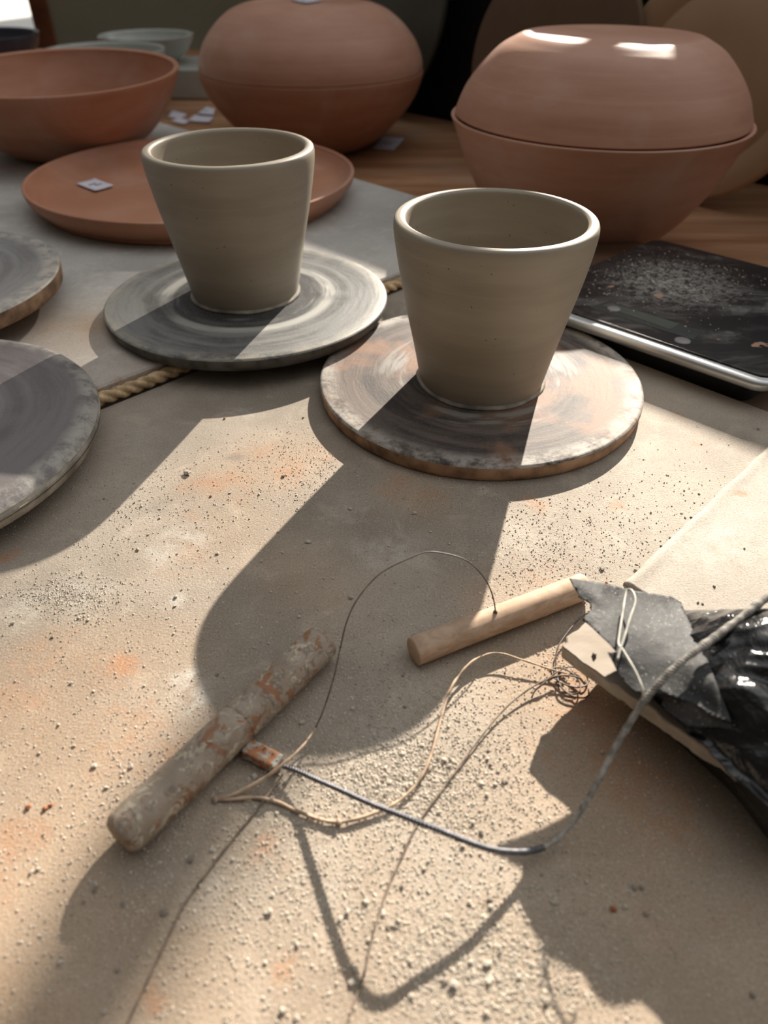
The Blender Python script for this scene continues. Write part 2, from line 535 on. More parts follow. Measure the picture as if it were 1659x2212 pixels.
def bag_mat():
    t = NT('glossy_black_film')
    d = t.ramp(t.noise(40, 6, 0.7, dist=0.5), 0.52, 0.78)
    c = t.mix(t.math('MULTIPLY', d, 0.5), (0.010, 0.010, 0.011), (0.16, 0.155, 0.15))
    sp = t.noise(800, 3, 0.7)
    c = t.mix(t.math('MULTIPLY', t.ramp(sp, 0.66, 0.74), 0.6), c, (0.40, 0.39, 0.36))
    return t.fin(c, t.ramp(d, 0, 1, 0.22, 0.5), t.bump(t.noise(70, 4, 0.6, dist=1.0), 0.5, 0.003), 0.6)


M['bag'] = bag_mat()


def glass_mat():
    t = NT('dusty_black_glass')
    mp = t.n('Mapping', Rotation=(0, 0, R(-20)), Scale=(9, 26, 1))
    t.put(mp.inputs['Vector'], t.tc.outputs['Object'])
    a = t.noise(1.0, 7, 0.72, vec=mp.outputs[0], dist=1.2)
    sep = t.n('SeparateXYZ'); t.put(sep.inputs[0], t.tc.outputs['Object'])
    dx = t.math('SUBTRACT', sep.outputs[0], 0.245)
    dy = t.math('SUBTRACT', sep.outputs[1], 0.60)
    rr = t.math('SQRT', t.math('ADD', t.math('MULTIPLY', dx, dx), t.math('MULTIPLY', dy, dy)))
    cen = t.ramp(rr, 0.075, 0.0)
    m = t.math('ADD', t.ramp(a, 0.48, 0.80, 0, 0.45), t.math('MULTIPLY', cen, t.ramp(t.noise(170, 6, 0.8, dist=0.8), 0.42, 0.62)), True)
    c = t.mix(m, (0.010, 0.009, 0.010), (0.42, 0.40, 0.37))
    c = t.mix(t.ramp(t.noise(34, 3, 0.6), 0.68, 0.72), c, (0.45, 0.27, 0.20))
    return t.fin(c, t.ramp(m, 0, 0.4, 0.34, 0.75), t.bump(m, 0.3, 0.0006), 0.45)


M['scale_glass'] = glass_mat()

# ------------------------------------------------------------------ the setting
TZ = -0.05        # top of the wooden table
BZ = 0.0115       # top of the back board
o = obj('floor', box_bm(-6, 6, -3, 8, -0.90, -0.85), M['floor'], smooth=False); tag(o, kind='structure')


def wall_with_openings():
    """back wall in the plane y = 2.9, openings for two windows"""
    bm = bmesh.new()
    x_cuts = [-5, -2.6, -1.11, 0.1, 2.4, 5]
    z_cuts = [-0.85, -0.10, 0.42, 1.75, 2.6]
    for i in range(5):
        for k in range(4):
            if i == 1 and k in (1, 2): continue
            if i == 3 and k == 2: continue
            box_bm(x_cuts[i], x_cuts[i + 1], 2.9, 3.1, z_cuts[k], z_cuts[k + 1], bm=bm)
    bmesh.ops.remove_doubles(bm, verts=bm.verts, dist=1e-5)
    return bm


o = obj('wall_back', wall_with_openings(), M['wall'], smooth=False); tag(o, kind='structure')


def pane_mat():
    t = NT('window_pane')
    out = t.t.nodes['Material Output']
    tr = t.n('BsdfTransparent'); gl = t.n('BsdfGlossy', Roughness=0.02)
    mx = t.n('MixShader', i0=0.05)
    t.put(mx.inputs[1], tr); t.put(mx.inputs[2], gl)
    t.t.links.new(mx.outputs[0], out.inputs[0])
    return t.m


M['pane'] = pane_mat()


def window(n, x0, x1, z0, z1, w=0.07):
    bm = bmesh.new()
    box_bm(x0, x0 + w, 2.88, 2.98, z0, z1, bm=bm)
    box_bm(x1 - w, x1, 2.88, 2.98, z0, z1, bm=bm)
    box_bm(x0 + w, x1 - w, 2.88, 2.98, z0, z0 + w, bm=bm)
    box_bm(x0 + w, x1 - w, 2.88, 2.98, z1 - w, z1, bm=bm)
    if n == 2:                       # slim glazing bar
        box_bm(1.042, 1.072, 2.90, 2.96, z0 + w, z1 - w, bm=bm)
    f = obj('window_%d' % n, bm, M['brown_frame'], smooth=False)
    tag(f, kind='structure')
    p = obj('pane', box_bm(x0 + w, x1 - w, 2.925, 2.931, z0 + w, z1 - w), M['pane'], parent=f, smooth=False)
    return f


window(1, -2.6, -1.11, -0.10, 1.75, 0.055)
window(2, 0.1, 2.4, 0.42, 1.75)
# unseen block added outside: its edge softens and cuts the sunlight on the left
o = obj('wall_sun_blocker', box_bm(6.0, 13.40, 34.0, 42.0, -3, 26), M['concrete'], smooth=False); tag(o, kind='structure')

M['bright_ground'] = plain('added_bright_ground', (0.75, 0.75, 0.72), 0.9, 0.2, var=0.08, scale=1)
o = obj('floor_outside', box_bm(-60, 60, 3.2, 80, -0.95, -0.90), M['bright_ground'], smooth=False); tag(o, kind='structure')  # pale ground added outside so the left window looks bright

# wooden table
t = thing('work_table', (0, 0.9, -0.85), 'brown wooden work table under all the boards and pots', 'table')
obj('tabletop', box_bm(-1.5, 1.5, -1.1, 1.75, TZ - 0.04 + 0.85, TZ + 0.85, 0.003), M['table_wood'], t, smooth=False)
for sx in (-1.4, 1.4):
    for sy in (-1.0, 1.65):
        obj('leg', box_bm(sx - 0.04, sx + 0.04, sy - 0.04, sy + 0.04, 0, 0.76, 0.003), M['table_wood'], t, smooth=False)

# ------------------------------------------------------------------ boards
STAINS = [  # px, py, radius m, strength  (orange clay smears)
    (560, 975, .012, .5), (625, 1015, .012, .75), (470, 1040, .014, .7), (520, 1075, .010, .4), (690, 985, .012, .5),
    (268, 1432, .0065, 1.0), (240, 1440, .005, .9), (200, 1460, .018, .35), (60, 1440, .018, .5), (30, 1500, .014, .5),
    (250, 1600, .016, .5), (330, 1640, .014, .5), (350, 1730, .008, .5), (330, 1570, .010, .45), (120, 1700, .012, .2),
    (20, 1820, .010, .7), (10, 1900, .012, .5), (340, 2170, .003, .9), (330, 2150, .003, .8), (570, 1830, .006, .7),
    (600, 1860, .006, .4), (610, 2100, .005, .7), (1270, 1420, .012, .7), (1230, 1480, .015, .65), (1280, 1560, .013, .8),
    (1330, 1620, .016, .8), (1250, 1620, .015, .5), (1400, 1700, .020, .7), (1180, 1650, .010, .3), (1150, 1085, .008, .7),
    (1330, 1090, .006, .5), (1260, 1070, .005, .4), (860, 1050, .012, .6), (930, 1070, .010, .5), (820, 1100, .008, .3),
    (1500, 960, .006, .5), (1470, 900, .006, .5), (1200, 1215, .012, .35), (1120, 1190, .010, .3), (700, 1300, .012, .25),
    (810, 1255, .008, .3), (1580, 1950, .012, .3), (60, 2050, .012, .25), (20, 1200, .006, .7), (150, 1320, .016, .25),
    (400, 1200, .012, .4), (420, 1110, .01, .4), (280, 1230, .012, .25), (1290, 1150, .012, .2), (1180, 1270, .014, .4),
    (640, 1490, .010, .3), (100, 1570, .01, .3),
    (250, 2000, .012, .25), (900, 2150, .015, .2), (1050, 1950, .01, .2), (1400, 2000, .006, .5)]
PALES = [(400, 1160, .010, .6), (350, 1190, .010, .5), (150, 1290, .012, .5), (60, 1320, .008, .5), (850, 1190, .010, .5), (800, 1200, .008, .4),
         (415, 1490, .005, 1.0), (420, 1460, .003, 1.0), (425, 1520, .004, 1.0), (390, 1470, .003, .8), (380, 1300, .004, .6),
         (1000, 1900, .012, .3), (700, 1900, .012, .3), (480, 1930, .010, .3), (850, 1690, .016, .5), (1350, 1000, .020, .2),
         (520, 890, .008, .4), (300, 950, .012, .3), (330, 1745, .006, .4)]
WARMS = [(60, 1600, .045, .8), (100, 1900, .05, .9), (200, 1450, .035, .7), (350, 1700, .035, .6), (560, 1010, .03, .7), (650, 1250, .03, .5), (480, 1150, .03, .4), (300, 2100, .04, .7), (700, 2100, .04, .5),
         (1240, 1500, .03, .8), (1350, 1700, .05, .8), (1150, 1300, .025, .4), (850, 2000, .04, .35), (1100, 1750, .03, .35), (1200, 2150, .04, .6), (1500, 2050, .05, .6), (900, 1060, .02, .5)]
DARKS = [(508, 988, .0040, .55), (1300, 1230, .0012, .8), (1500, 1060, .0008, .9), (1636, 927, .0014, .8), (300, 1870, .01, .35), (350, 1100, .004, .2)]




def clipped_slab(half_planes, bbox, step, z_top, z_bot, rnd=0.0015):
    """convex slab: grid of verts inside half planes (a, b, c: a x + b y < c), edges snapped, skirt at the border"""
    x0, x1, y0, y1 = bbox
    bm = bmesh.new()
    nx, ny = int((x1 - x0) / step), int((y1 - y0) / step)
    vs_ = [[bm.verts.new((x0 + (x1 - x0) * i / nx, y0 + (y1 - y0) * j / ny, z_top)) for i in range(nx + 1)] for j in range(ny + 1)]
    for j in range(ny):
        for i in range(nx):
            bm.faces.new((vs_[j][i], vs_[j][i + 1], vs_[j + 1][i + 1], vs_[j + 1][i]))
    for (a, b, c) in half_planes:
        nrm = Vector((a, b, 0)).normalized()
        k = c / math.hypot(a, b)
        bmesh.ops.bisect_plane(bm, geom=bm.verts[:] + bm.edges[:] + bm.faces[:], plane_co=nrm * k, plane_no=nrm, clear_outer=True)
    be = [e for e in bm.edges if e.is_boundary]
    ret = bmesh.ops.extrude_edge_only(bm, edges=be)
    nv = [g for g in ret['geom'] if isinstance(g, bmesh.types.BMVert)]
    for v in nv:
        v.co.z = z_top - rnd
    # round the rim outwards a little, then drop to the bottom
    cx, cy = (sum(v.co.x for v in nv) / len(nv), sum(v.co.y for v in nv) / len(nv))
    for v in nv:
        d = Vector((v.co.x - cx, v.co.y - cy, 0)).normalized() * rnd
        v.co += d
    ne = [g for g in ret['geom'] if isinstance(g, bmesh.types.BMEdge) and all(v in set(nv) for v in g.verts)]
    ret2 = bmesh.ops.extrude_edge_only(bm, edges=ne)
    for g in ret2['geom']:
        if isinstance(g, bmesh.types.BMVert): g.co.z = z_bot
    bmesh.ops.recalc_face_normals(bm, faces=bm.faces)
    return bm


def blob_attr(me, name, blobs, z, mw=None):
    n = len(me.vertices)
    co = np.empty(n * 3); me.vertices.foreach_get('co', co); co = co.reshape(-1, 3)
    val = np.zeros(n)
    for k, (px, py, r, s) in enumerate(blobs):
        p = at(px, py, z)
        d = co[:, :2] - np.array([p.x, p.y])
        ang = (k * 1.7) % 3.14
        u = d[:, 0] * math.cos(ang) + d[:, 1] * math.sin(ang)
        v = -d[:, 0] * math.sin(ang) + d[:, 1] * math.cos(ang)
        val = np.maximum(val, s * np.exp(-0.5 * ((u / (r * 1.25)) ** 2 + (v / (r * 0.8)) ** 2) ** 1.3))
    a = me.attributes.new(name, 'FLOAT', 'POINT')
    a.data.foreach_set('value', val.astype(np.float32))


bm = clipped_slab([(1, 1, 0.693), (-1, 1, 0.6245), (-1, -1, 0.62), (1, -1, 0.55)], (-0.62, 0.62, -0.15, 0.70), 0.0022, 0.0, TZ + 0.0005)
fb = obj('canvas_board', bm, M['front_board'], smooth=False)
tag(fb, 'dusty beige canvas board stained with orange clay under the cutting tools', 'board')
blob_attr(fb.data, 'stain', STAINS, 0.0); blob_attr(fb.data, 'pale', PALES, 0.0); blob_attr(fb.data, 'dark', DARKS, 0.0); blob_attr(fb.data, 'warm', WARMS, 0.0)

bm = clipped_slab([(1, -1, -0.6400), (1, 1, 0.925), (-1, 1, 1.9), (-0.9, -0.3, 0.6)], (-1.1, 0.2, 0.2, 1.7), 0.006, BZ, TZ + 0.0005)
bb = obj('grey_board', bm, M['back_board'], smooth=False)
tag(bb, 'grey board behind the rope, under the terracotta plate and the left cup', 'board')
blob_attr(bb.data, 'stain', [(180, 850, .012, .6), (260, 830, .012, .5), (190, 700, .014, .4), (100, 720, .01, .4), (230, 780, .01, .3), (690, 480, .03, .2)], BZ)
blob_attr(bb.data, 'pale', [(200, 590, .025, .6), (180, 650, .02, .5), (270, 760, .012, .6), (240, 800, .012, .5), (760, 600, .03, .4), (820, 590, .02, .5)], BZ)
blob_attr(bb.data, 'dark', [], BZ); blob_attr(bb.data, 'warm', [(200, 720, .05, .8), (300, 800, .04, .6), (150, 820, .04, .6), (820, 620, .03, .4)], BZ)

# the pale sheet laid over the right side of the canvas board, with a curled near edge
def sheet_bm():
    bm = bmesh.new()
    n_u, n_v = 150, 40
    o_ = Vector((0.1215, 0.2625, 0)); du = Vector((0.7071, 0.7071, 0)); dv = Vector((0.7071, -0.7071, 0))
    grid = []
    for i in range(n_u + 1):
        row = []
        u = 0.34 * i / n_u
        for j in range(n_v + 1):
            v = 0.30 * (j / n_v) ** 2.2
            wob = 0.0010 * noise.noise(Vector((u * 40, 0, 3))) + 0.0006 * noise.noise(Vector((u * 160, 0, 7)))
            p = o_ + du * u + dv * (v + wob * max(0, 1 - v / 0.01))
            lift = 0.0016 * math.exp(-((v - 0.0035) / 0.003) ** 2) * (0.6 + 0.8 * noise.noise(Vector((u * 25, 5, 0))))
            p.z = 0.0004 + 0.0009 * min(1, v / 0.0015) + max(0, lift) * 0.7
            row.append(bm.verts.new(p))
        grid.append(row)
    for i in range(n_u):
        for j in range(n_v):
            bm.faces.new((grid[i][j], grid[i][j + 1], grid[i + 1][j + 1], grid[i + 1][j]))
    ret = bmesh.ops.extrude_edge_only(bm, edges=[e for e in bm.edges if e.is_boundary])
    for g in ret['geom']:
        if isinstance(g, bmesh.types.BMVert): g.co.z = 0.0001
    # keep it on the board: cut at the board's far edge
    nrm = Vector((1, 1, 0)).normalized()
    bmesh.ops.bisect_plane(bm, geom=bm.verts[:] + bm.edges[:] + bm.faces[:], plane_co=nrm * (0.690 / math.sqrt(2)), plane_no=nrm, clear_outer=True)
    bmesh.ops.recalc_face_normals(bm, faces=bm.faces)
    return bm


sh = obj('canvas_sheet', sheet_bm(), M['sheet'])
tag(sh, 'pale thin canvas sheet with a curled edge lying right of the front cup', 'sheet')
blob_attr(sh.data, 'stain', [(1600, 1065, .004, .8), (1560, 1200, .01, .3), (1450, 1240, .01, .3)], 0.0015)
blob_attr(sh.data, 'pale', [(1550, 1180, .02, .4)], 0.0015)
blob_attr(sh.data, 'dark', [], 0.0015)

# slab under the scale
bm = clipped_slab([(-1, -1, -0.6965), (-1, 1, 0.60), (1, -1, 0.18), (1, 1, 1.06)], (0.0, 0.7, 0.15, 1.0), 0.02, -0.006, TZ + 0.0005)
sl = obj('wooden_slab', bm, M['slab_wood'], smooth=False)
tag(sl, 'dark brown wooden slab under the black kitchen scale', 'board')

# rope along the gap between the boards
rp = [(-0.40 + 0.52 * i / 60, -0.40 + 0.52 * i / 60 + 0.6312, 0.0046 + 0.0004 * math.sin(i * 0.9)) for i in range(61)]
o = obj('rope', sweep(resample(rp, 0.0006), 0.0040, 20, 3, 0.55, 0.030), M['rope'])
tag(o, 'twisted jute rope lying along the gap between the two boards', 'rope')

# ------------------------------------------------------------------ wheel bats
def bat(name, loc, r, th, mat_top, mat_edge, label, chamf=0.0015, under=0.0, tilt=(0, 0), wob=0.0006, rz=0.0):
    t = thing(name, loc, label, 'wheel bat', None, rz)
    t.rotation_euler = (tilt[0], tilt[1], rz)
    top = [(0, th)] + [(r * k / 24, th) for k in range(1, 22)] + [(r - chamf * 1.5, th), (r - chamf * 0.6, th - chamf * 0.25), (r - chamf * 0.1, th - chamf * 0.9)]
    obj('top_face', lathe(top, 192, wob, r * 100), mat_top, t)
    ed = [(r - chamf * 0.1, th - chamf * 0.9), (r, th - chamf * 1.6), (r, th * 0.5), (r - under * 0.5, th * 0.25), (r - under, 0.0005), (r - under - 0.001, 0), (0, 0)]
    obj('edge', lathe(ed, 192, wob, r * 100), mat_edge, t)
    return t


bR = bat('wheel_bat', (0.0673, 0.4610, 0.0002), 0.1131, 0.0108, M['bat_orange'], M['bat_edge'],
         'sunlit round wheel bat caked orange and white under the right cup', under=0.001)
bL = bat('wheel_bat', (-0.1122, 0.5735, BZ + 0.0003), 0.1140, 0.0105, M['bat_dark'], M['bat_edge_dark'],
         'dark slate grey round wheel bat with a pale clay swirl under the left cup', under=0.003)
bF = bat('wheel_bat', (-0.302, 0.364, BZ + 0.0002), 0.1265, 0.0155, M['bat_purple'], M['bat_edge_pale'],
         'purple grey wheel bat cut by the left frame edge, nearest the rope end', chamf=0.006, under=0.002, wob=0.0012)
bE = bat('wheel_bat', (-0.3830, 0.5590, 0.0275), 0.1200, 0.0130, M['bat_grey'], M['bat_edge'],
         'upper left grey wheel bat with a thick orange brown edge, below the terracotta plate', under=0.001, wob=0.0012)

# ------------------------------------------------------------------ cups
def cup(name, loc, label, seed=0, lean=0.0):
    t = thing(name, loc, label, 'cup')
    outer = smooth_profile([(0.0421, 0.0), (0.0434, 0.004), (0.0450, 0.012), (0.0478, 0.026), (0.0512, 0.042), (0.0546, 0.058), (0.0578, 0.073),
                            (0.0604, 0.087), (0.0619, 0.097), (0.0625, 0.103), (0.0625, 0.1068), (0.0618, 0.1092), (0.0604, 0.1102)], 5)
    inner = smooth_profile([(0.0604, 0.1102), (0.0580, 0.1106), (0.0562, 0.1098), (0.0550, 0.1075), (0.0545, 0.098), (0.053, 0.084), (0.0500, 0.068),
                            (0.0470, 0.048), (0.0435, 0.028), (0.040, 0.014), (0.030, 0.0075), (0.0, 0.006)], 5)
    obj('body', lathe([(0, 0.0)] + outer + inner[1:], 160, 0.0003, seed), M['mug'], t)
    # the ragged clay skirt where the foot was cut and joined to the bat
    sk = lathe([(0.0415, 0.0), (0.0452, 0.0002), (0.0446, 0.0012), (0.0436, 0.0020), (0.0428, 0.0024), (0.0415, 0.0020)], 160, 0.0012, seed + 5)
    obj('foot_ring', sk, M['bat_edge_pale'], t)
    return t


cup('cup', (0.0678, 0.4565, 0.0111), 'unfired cream clay cup on the sunlit orange bat, nearest cup with a bright white rim', 1)
cup('cup', (-0.1146, 0.5798, BZ + 0.0110), 'unfired cream clay cup on the dark grey bat in front of the terracotta plate', 2)

# ------------------------------------------------------------------ terracotta pots, bowls and plate
def bowl_shell(pts_out, wall=0.006, inv=False):
    """open bowl from an outer profile foot -> rim"""
    o_ = smooth_profile(pts_out, 5)
    i_ = [(max(r - wall, 0), z + (wall * 0.2 if k < 6 else 0)) for k, (r, z) in enumerate(o_)]
    rim = o_[-1]
    i_ = [(r, z) for r, z in i_ if z < rim[1] - 0.0005]
    foot_z = o_[0][1]
    i_[0] = (i_[0][0], foot_z + wall)
    return [(0, foot_z + 0.002), (o_[0][0] - 0.008, foot_z + 0.002), (o_[0][0] - 0.006, foot_z)] + o_ + [(rim[0] - wall * 0.3, rim[1] + 0.001), (rim[0] - wall * 0.8, rim[1] - 0.0005)] + i_[::-1] + [(0, foot_z + wall)]


lower = [(0.048, 0.0), (0.066, 0.007), (0.092, 0.026), (0.120, 0.058), (0.142, 0.096), (0.1560, 0.130), (0.1612, 0.1415), (0.1620, 0.1437)]
upper = [(0.092, 0.0), (0.100, 0.0035), (0.116, 0.0125), (0.134, 0.030), (0.148, 0.049), (0.1555, 0.066), (0.1578, 0.0735)]
PX, PY = 0.235, 0.894
o = obj('terracotta_bowl', lathe(bowl_shell(lower), 160), M['terra_pale'], loc=(PX, PY, TZ + 0.0005))
tag(o, 'lower bowl of the right pair, terracotta, chipped rim, behind the scale', 'bowl')
up_pts = bowl_shell(upper)
up_pts = [(r, -z) for r, z in up_pts]
# raised foot disc of the upturned bowl, slightly dished
up_pts[0] = (0, -0.0015); up_pts[1] = (0.080, -0.0015); up_pts[2] = (0.086, 0.0)
o = obj('terracotta_bowl', lathe(up_pts, 160), M['terra_pale'], loc=(PX, PY, 0.1700))
tag(o, 'upturned bowl closing the right pair, sun glints on its flat foot', 'bowl')

s_ = 1.0
PLX, PLY = -0.123, 1.411
lowerL = [(0.078, 0.0), (0.094, 0.005), (0.124, 0.024), (0.153, 0.052), (0.174, 0.080), (0.1845, 0.104), (0.1865, 0.1165)]
upperL = [(0.094, 0.0), (0.108, 0.003), (0.130, 0.012), (0.154, 0.030), (0.173, 0.052), (0.1835, 0.075), (0.1855, 0.0912)]
o = obj('terracotta_bowl', lathe(bowl_shell(lowerL), 160), M['terra'], loc=(PLX, PLY, TZ + 0.0005))
tag(o, 'lower bowl of the left rim-to-rim pair, terracotta, behind the left cup', 'bowl')
up_pts = [(r, -z) for r, z in bowl_shell(upperL)]
up_pts[0] = (0, -0.0012); up_pts[1] = (0.084, -0.0012); up_pts[2] = (0.090, 0.0)
o = obj('terracotta_bowl', lathe(up_pts, 160), M['terra_pale'], loc=(PLX, PLY, 0.1600))
tag(o, 'upturned bowl closing the left pair, a white paper tag on its foot', 'bowl')

obl = [(0.070, 0.0), (0.086, 0.004), (0.110, 0.020), (0.131, 0.044), (0.147, 0.070), (0.1550, 0.087), (0.1565, 0.0930)]
o = obj('terracotta_bowl', lathe(bowl_shell(obl, 0.007), 160), M['terra'], loc=(-0.430, 1.104, BZ + 0.0035), rot=(R(2.5), 0, 0))
tag(o, 'open empty terracotta bowl at the left frame edge behind the plate', 'bowl')

pl = [(0, 0.0), (0.150, 0.0), (0.168, 0.004), (0.180, 0.015), (0.1832, 0.0245), (0.1822, 0.0265), (0.1795, 0.0262), (0.1765, 0.022), (0.168, 0.0135), (0.155, 0.0095), (0.12, 0.0085), (0.0, 0.0075)]
pt = obj('terracotta_plate', lathe(smooth_profile(pl, 5), 180), M['terra'], loc=(-0.2185, 0.886, BZ + 0.0005))
tag(pt, 'shallow round terracotta plate lying behind the left cup', 'plate')

# ------------------------------------------------------------------ paper tags
def paper(name, poly, z, label, marks=(), curl=0.001, rot=0.0):
    bm = bmesh.new()
    c0 = Vector((sum(p[0] for p in poly) / 4, sum(p[1] for p in poly) / 4, z))
    n = 8
    P = [Vector((p[0], p[1], 0)) for p in poly]
    g = []
    for i in range(n + 1):
        row = []
        for j in range(n + 1):
            u, v = i / n, j / n
            q = (P[0] * (1 - u) + P[1] * u) * (1 - v) + (P[3] * (1 - u) + P[2] * u) * v
            row.append(bm.verts.new((q.x - c0.x, q.y - c0.y, curl * ((2 * u - 1) ** 2 + (2 * v - 1) ** 2) * 0.5)))
        g.append(row)
    for i in range(n):
        for j in range(n):
            bm.faces.new((g[i][j], g[i + 1][j], g[i + 1][j + 1], g[i][j + 1]))
    bmesh.ops.recalc_face_normals(bm, faces=bm.faces)
    bmesh.ops.solidify(bm, geom=bm.faces[:], thickness=0.0003)
    o = obj(name, bm, M['paper'], loc=c0 + Vector((0, 0, 0.0005)))
    tag(o, label, 'paper tag')
    for k, (seg) in enumerate(marks):
        m = obj('ink_mark', sweep(spline([(x, y, 0.0007) for x, y in seg], 5), 0.0006, 6), M['ink'], parent=o)
    return o


zt = BZ + 0.010
paper('paper_tag', [at(165, 399, zt)[:2], at(206, 415, zt)[:2], at(246, 403, zt)[:2], at(205, 388, zt)[:2]], zt,
      'white square paper tag with a grey letter lying in the terracotta plate', [[(-0.006, -0.003), (-0.001, 0.004), (0.002, -0.002), (0.007, 0.004)]])
paper('paper_tag', [at(803, 322, TZ)[:2], at(850, 326, TZ)[:2], at(874, 300, TZ)[:2], at(826, 297, TZ)[:2]], TZ,
      'lilac white paper tag beside the left pair of bowls on the wood', [[(-0.008, 0.006), (-0.003, -0.006), (0.004, -0.004), (0.004, 0.006)]])
for k, (q, lab, rz) in enumerate([
        ([(362, 254), (392, 258), (404, 248), (372, 240)], 'bright white paper tag nearest the open terracotta bowl', 0),
        ([(368, 262), (398, 270), (412, 262), (384, 256)], 'dull paper tag partly under the bright one beside the open bowl', 0),
        ([(404, 262), (452, 266), (462, 254), (420, 250)], 'largest paper tag between the open bowl and the left pair', 0),
        ([(426, 246), (462, 250), (464, 236), (446, 232)], 'small paper tag with a dark corner touching the left pair', 0)]):
    zz = TZ + 0.0008 * k
    paper('paper_tag', [at(x, y, zz)[:2] for x, y in q], zz, lab, [[(-0.02, 0.004), (0.0, 0.006)]] if k == 3 else ())
tz = 0.1595
paper('paper_tag', [at(628, 2, tz)[:2], at(662, 9, tz)[:2], at(697, 3, tz)[:2], at(662, -5, tz)[:2]], tz,
      'white paper tag on top of the upturned left bowl', [[(-0.006, -0.003), (-0.004, 0.004)]])

# ------------------------------------------------------------------ background pots
def small_bowl(name, loc, r, h, mat, label, foot=0.5, wall=0.004):
    pts = [(r * foot, 0.0), (r * (foot + 0.08), h * 0.05), (r * 0.80, h * 0.35), (r * 0.95, h * 0.75), (r, h)]
    o = obj(name, lathe(bowl_shell(pts, wall), 96), mat, loc=loc)
    return tag(o, label, 'bowl')


tr = obj('white_tray', rounded_plate([(-0.16, -0.10), (0.16, -0.10), (0.16, 0.10), (-0.16, 0.10)], 0, 0.058, 0.02, bev=0.004), M['white_glaze'], loc=(-0.53, 1.94, TZ + 0.0005), rot=(0, 0, R(-4)), smooth=False)
tag(tr, 'blurred white box with rounded corners between the open bowl and the left pair', 'box')
small_bowl('white_bowl', (-0.535, 1.93, TZ + 0.0595), 0.104, 0.052, M['white_glaze'], 'blurred white glazed bowl resting on the white box in the back')
small_bowl('white_bowl', (-0.560, 1.70, TZ + 0.0005), 0.118, 0.110, M['white_glaze'], 'blurred white bowl mostly hidden behind the open terracotta bowl')
small_bowl('dark_bowl', (-1.010, 2.12, TZ + 0.0005), 0.150, 0.092, M['dark_glaze'], 'blurred dark blue bowl under the window at top left', foot=0.6)


def leaning_disc(name, px, py, Y, r, mat, label, th=0.014, lean=12, ring=0.0, turn=-45):
    d = FW + RT * (px - IMG_W / 2) / FPX - UP * (py - IMG_H / 2) / FPX
    x = d[0] * Y / d[1]
    prof = [(0, 0), (r * 0.4, 0)]
    if ring:
        prof += [(ring - 0.003, 0), (ring - 0.001, 0.0012), (ring + 0.001, 0.0012), (ring + 0.003, 0)]
    prof += [(r - 0.004, 0), (r - 0.001, 0.001), (r, 0.004), (r, th - 0.003), (r - 0.003, th), (0, th)]
    o = obj(name, lathe(prof, 160), mat)
    o.rotation_euler = (R(-(90 + lean)), 0, R(turn))
    o.location = (x, Y, TZ + r * math.cos(R(lean)) + 0.0045)
    return tag(o, label, 'platter')


leaning_disc('leaning_platter', 1530, 190, 1.11, 0.146, M['tan_disc'], 'large tan round platter standing on edge behind the right pair of bowls', ring=0.105)
leaning_disc('leaning_platter', 1185, 130, 1.27, 0.146, M['brown_disc'], 'dark brown round platter standing on edge, between tan platter and left pair')
leaning_disc('leaning_platter', 788, 0, 1.705, 0.204, M['green_disc'], 'dark green grey round platter standing behind the left pair of bowls', lean=5)

CT = 0.420      # cabinet top; black box added to block the sun from behind
t = thing('black_blocker', (0.535, 1.215, TZ + 0.0005), 'black low cabinet added behind the standing platters to block the sun', 'blocker', None, R(-45))
obj('blocker_body', box_bm(-0.95, 0.90, 0.0, 0.26, 0, CT - TZ, 0.003), M['black_box'], t, smooth=False)
obj('blocker_front', box_bm(-0.94, -0.03, -0.006, -0.0005, 0.01, CT - TZ - 0.012, 0.002), M['black_box'], t, smooth=False)
obj('blocker_front', box_bm(-0.02, 0.89, -0.006, -0.0005, 0.01, CT - TZ - 0.012, 0.002), M['black_box'], t, smooth=False)

# ------------------------------------------------------------------ kitchen scale
E1 = Vector((0.7266, -0.687)); E2 = Vector((0.739, 0.674))
c00 = Vector((0.1035, 0.5705)); Wd, Dp = 0.210, 0.215
def sq(inset):
    a = c00 + E1 * inset + E2 * inset
    b = c00 + E1 * (Wd - inset) + E2 * inset
    c_ = c00 + E1 * (Wd - inset) + E2 * (Dp - inset)
    d_ = c00 + E1 * inset + E2 * (Dp - inset)
    return [a, b, c_, d_]


SZ = 0.0225
t = thing('kitchen_scale', (0, 0, 0), 'black glass kitchen scale dusted with clay, silver trim along its near edge', 'kitchen scale')
obj('body', rounded_plate(sq(0.016), -0.0055, SZ - 0.007, 0.014, bev=0.002), M['black_plastic_body'], t, smooth=False)
obj('silver_trim', rounded_plate(sq(0.0), SZ - 0.0090, SZ - 0.0010, 0.014, 10, bev=0.0032), M['chrome'], t)
gp = sq(0.0)
gpo = [gp[0] + E2 * 0.0085 + E1 * 0.003, gp[1] + E2 * 0.0085 - E1 * 0.003, gp[2] - (E1 + E2) * 0.003, gp[3] + (E1 - E2) * 0.003]
obj('glass_plate', rounded_plate(gpo, SZ - 0.002, SZ + 0.0004, 0.012, 10, bev=0.0006), M['scale_glass'], t, smooth=False)


def patch(a, b, c_, d_, z, h):
    P_ = [at(*q, z) for q in (a, b, c_, d_)]
    bm = bmesh.new()
    lo = [bm.verts.new((p.x, p.y, z - 0.0003)) for p in P_]
    hi = [bm.verts.new((p.x, p.y, z + h)) for p in P_]
    for i in range(4):
        bm.faces.new((lo[i], lo[(i + 1) % 4], hi[(i + 1) % 4], hi[i]))
    bm.faces.new(hi); bm.faces.new(lo[::-1])
    bmesh.ops.recalc_face_normals(bm, faces=bm.faces)
    return bm


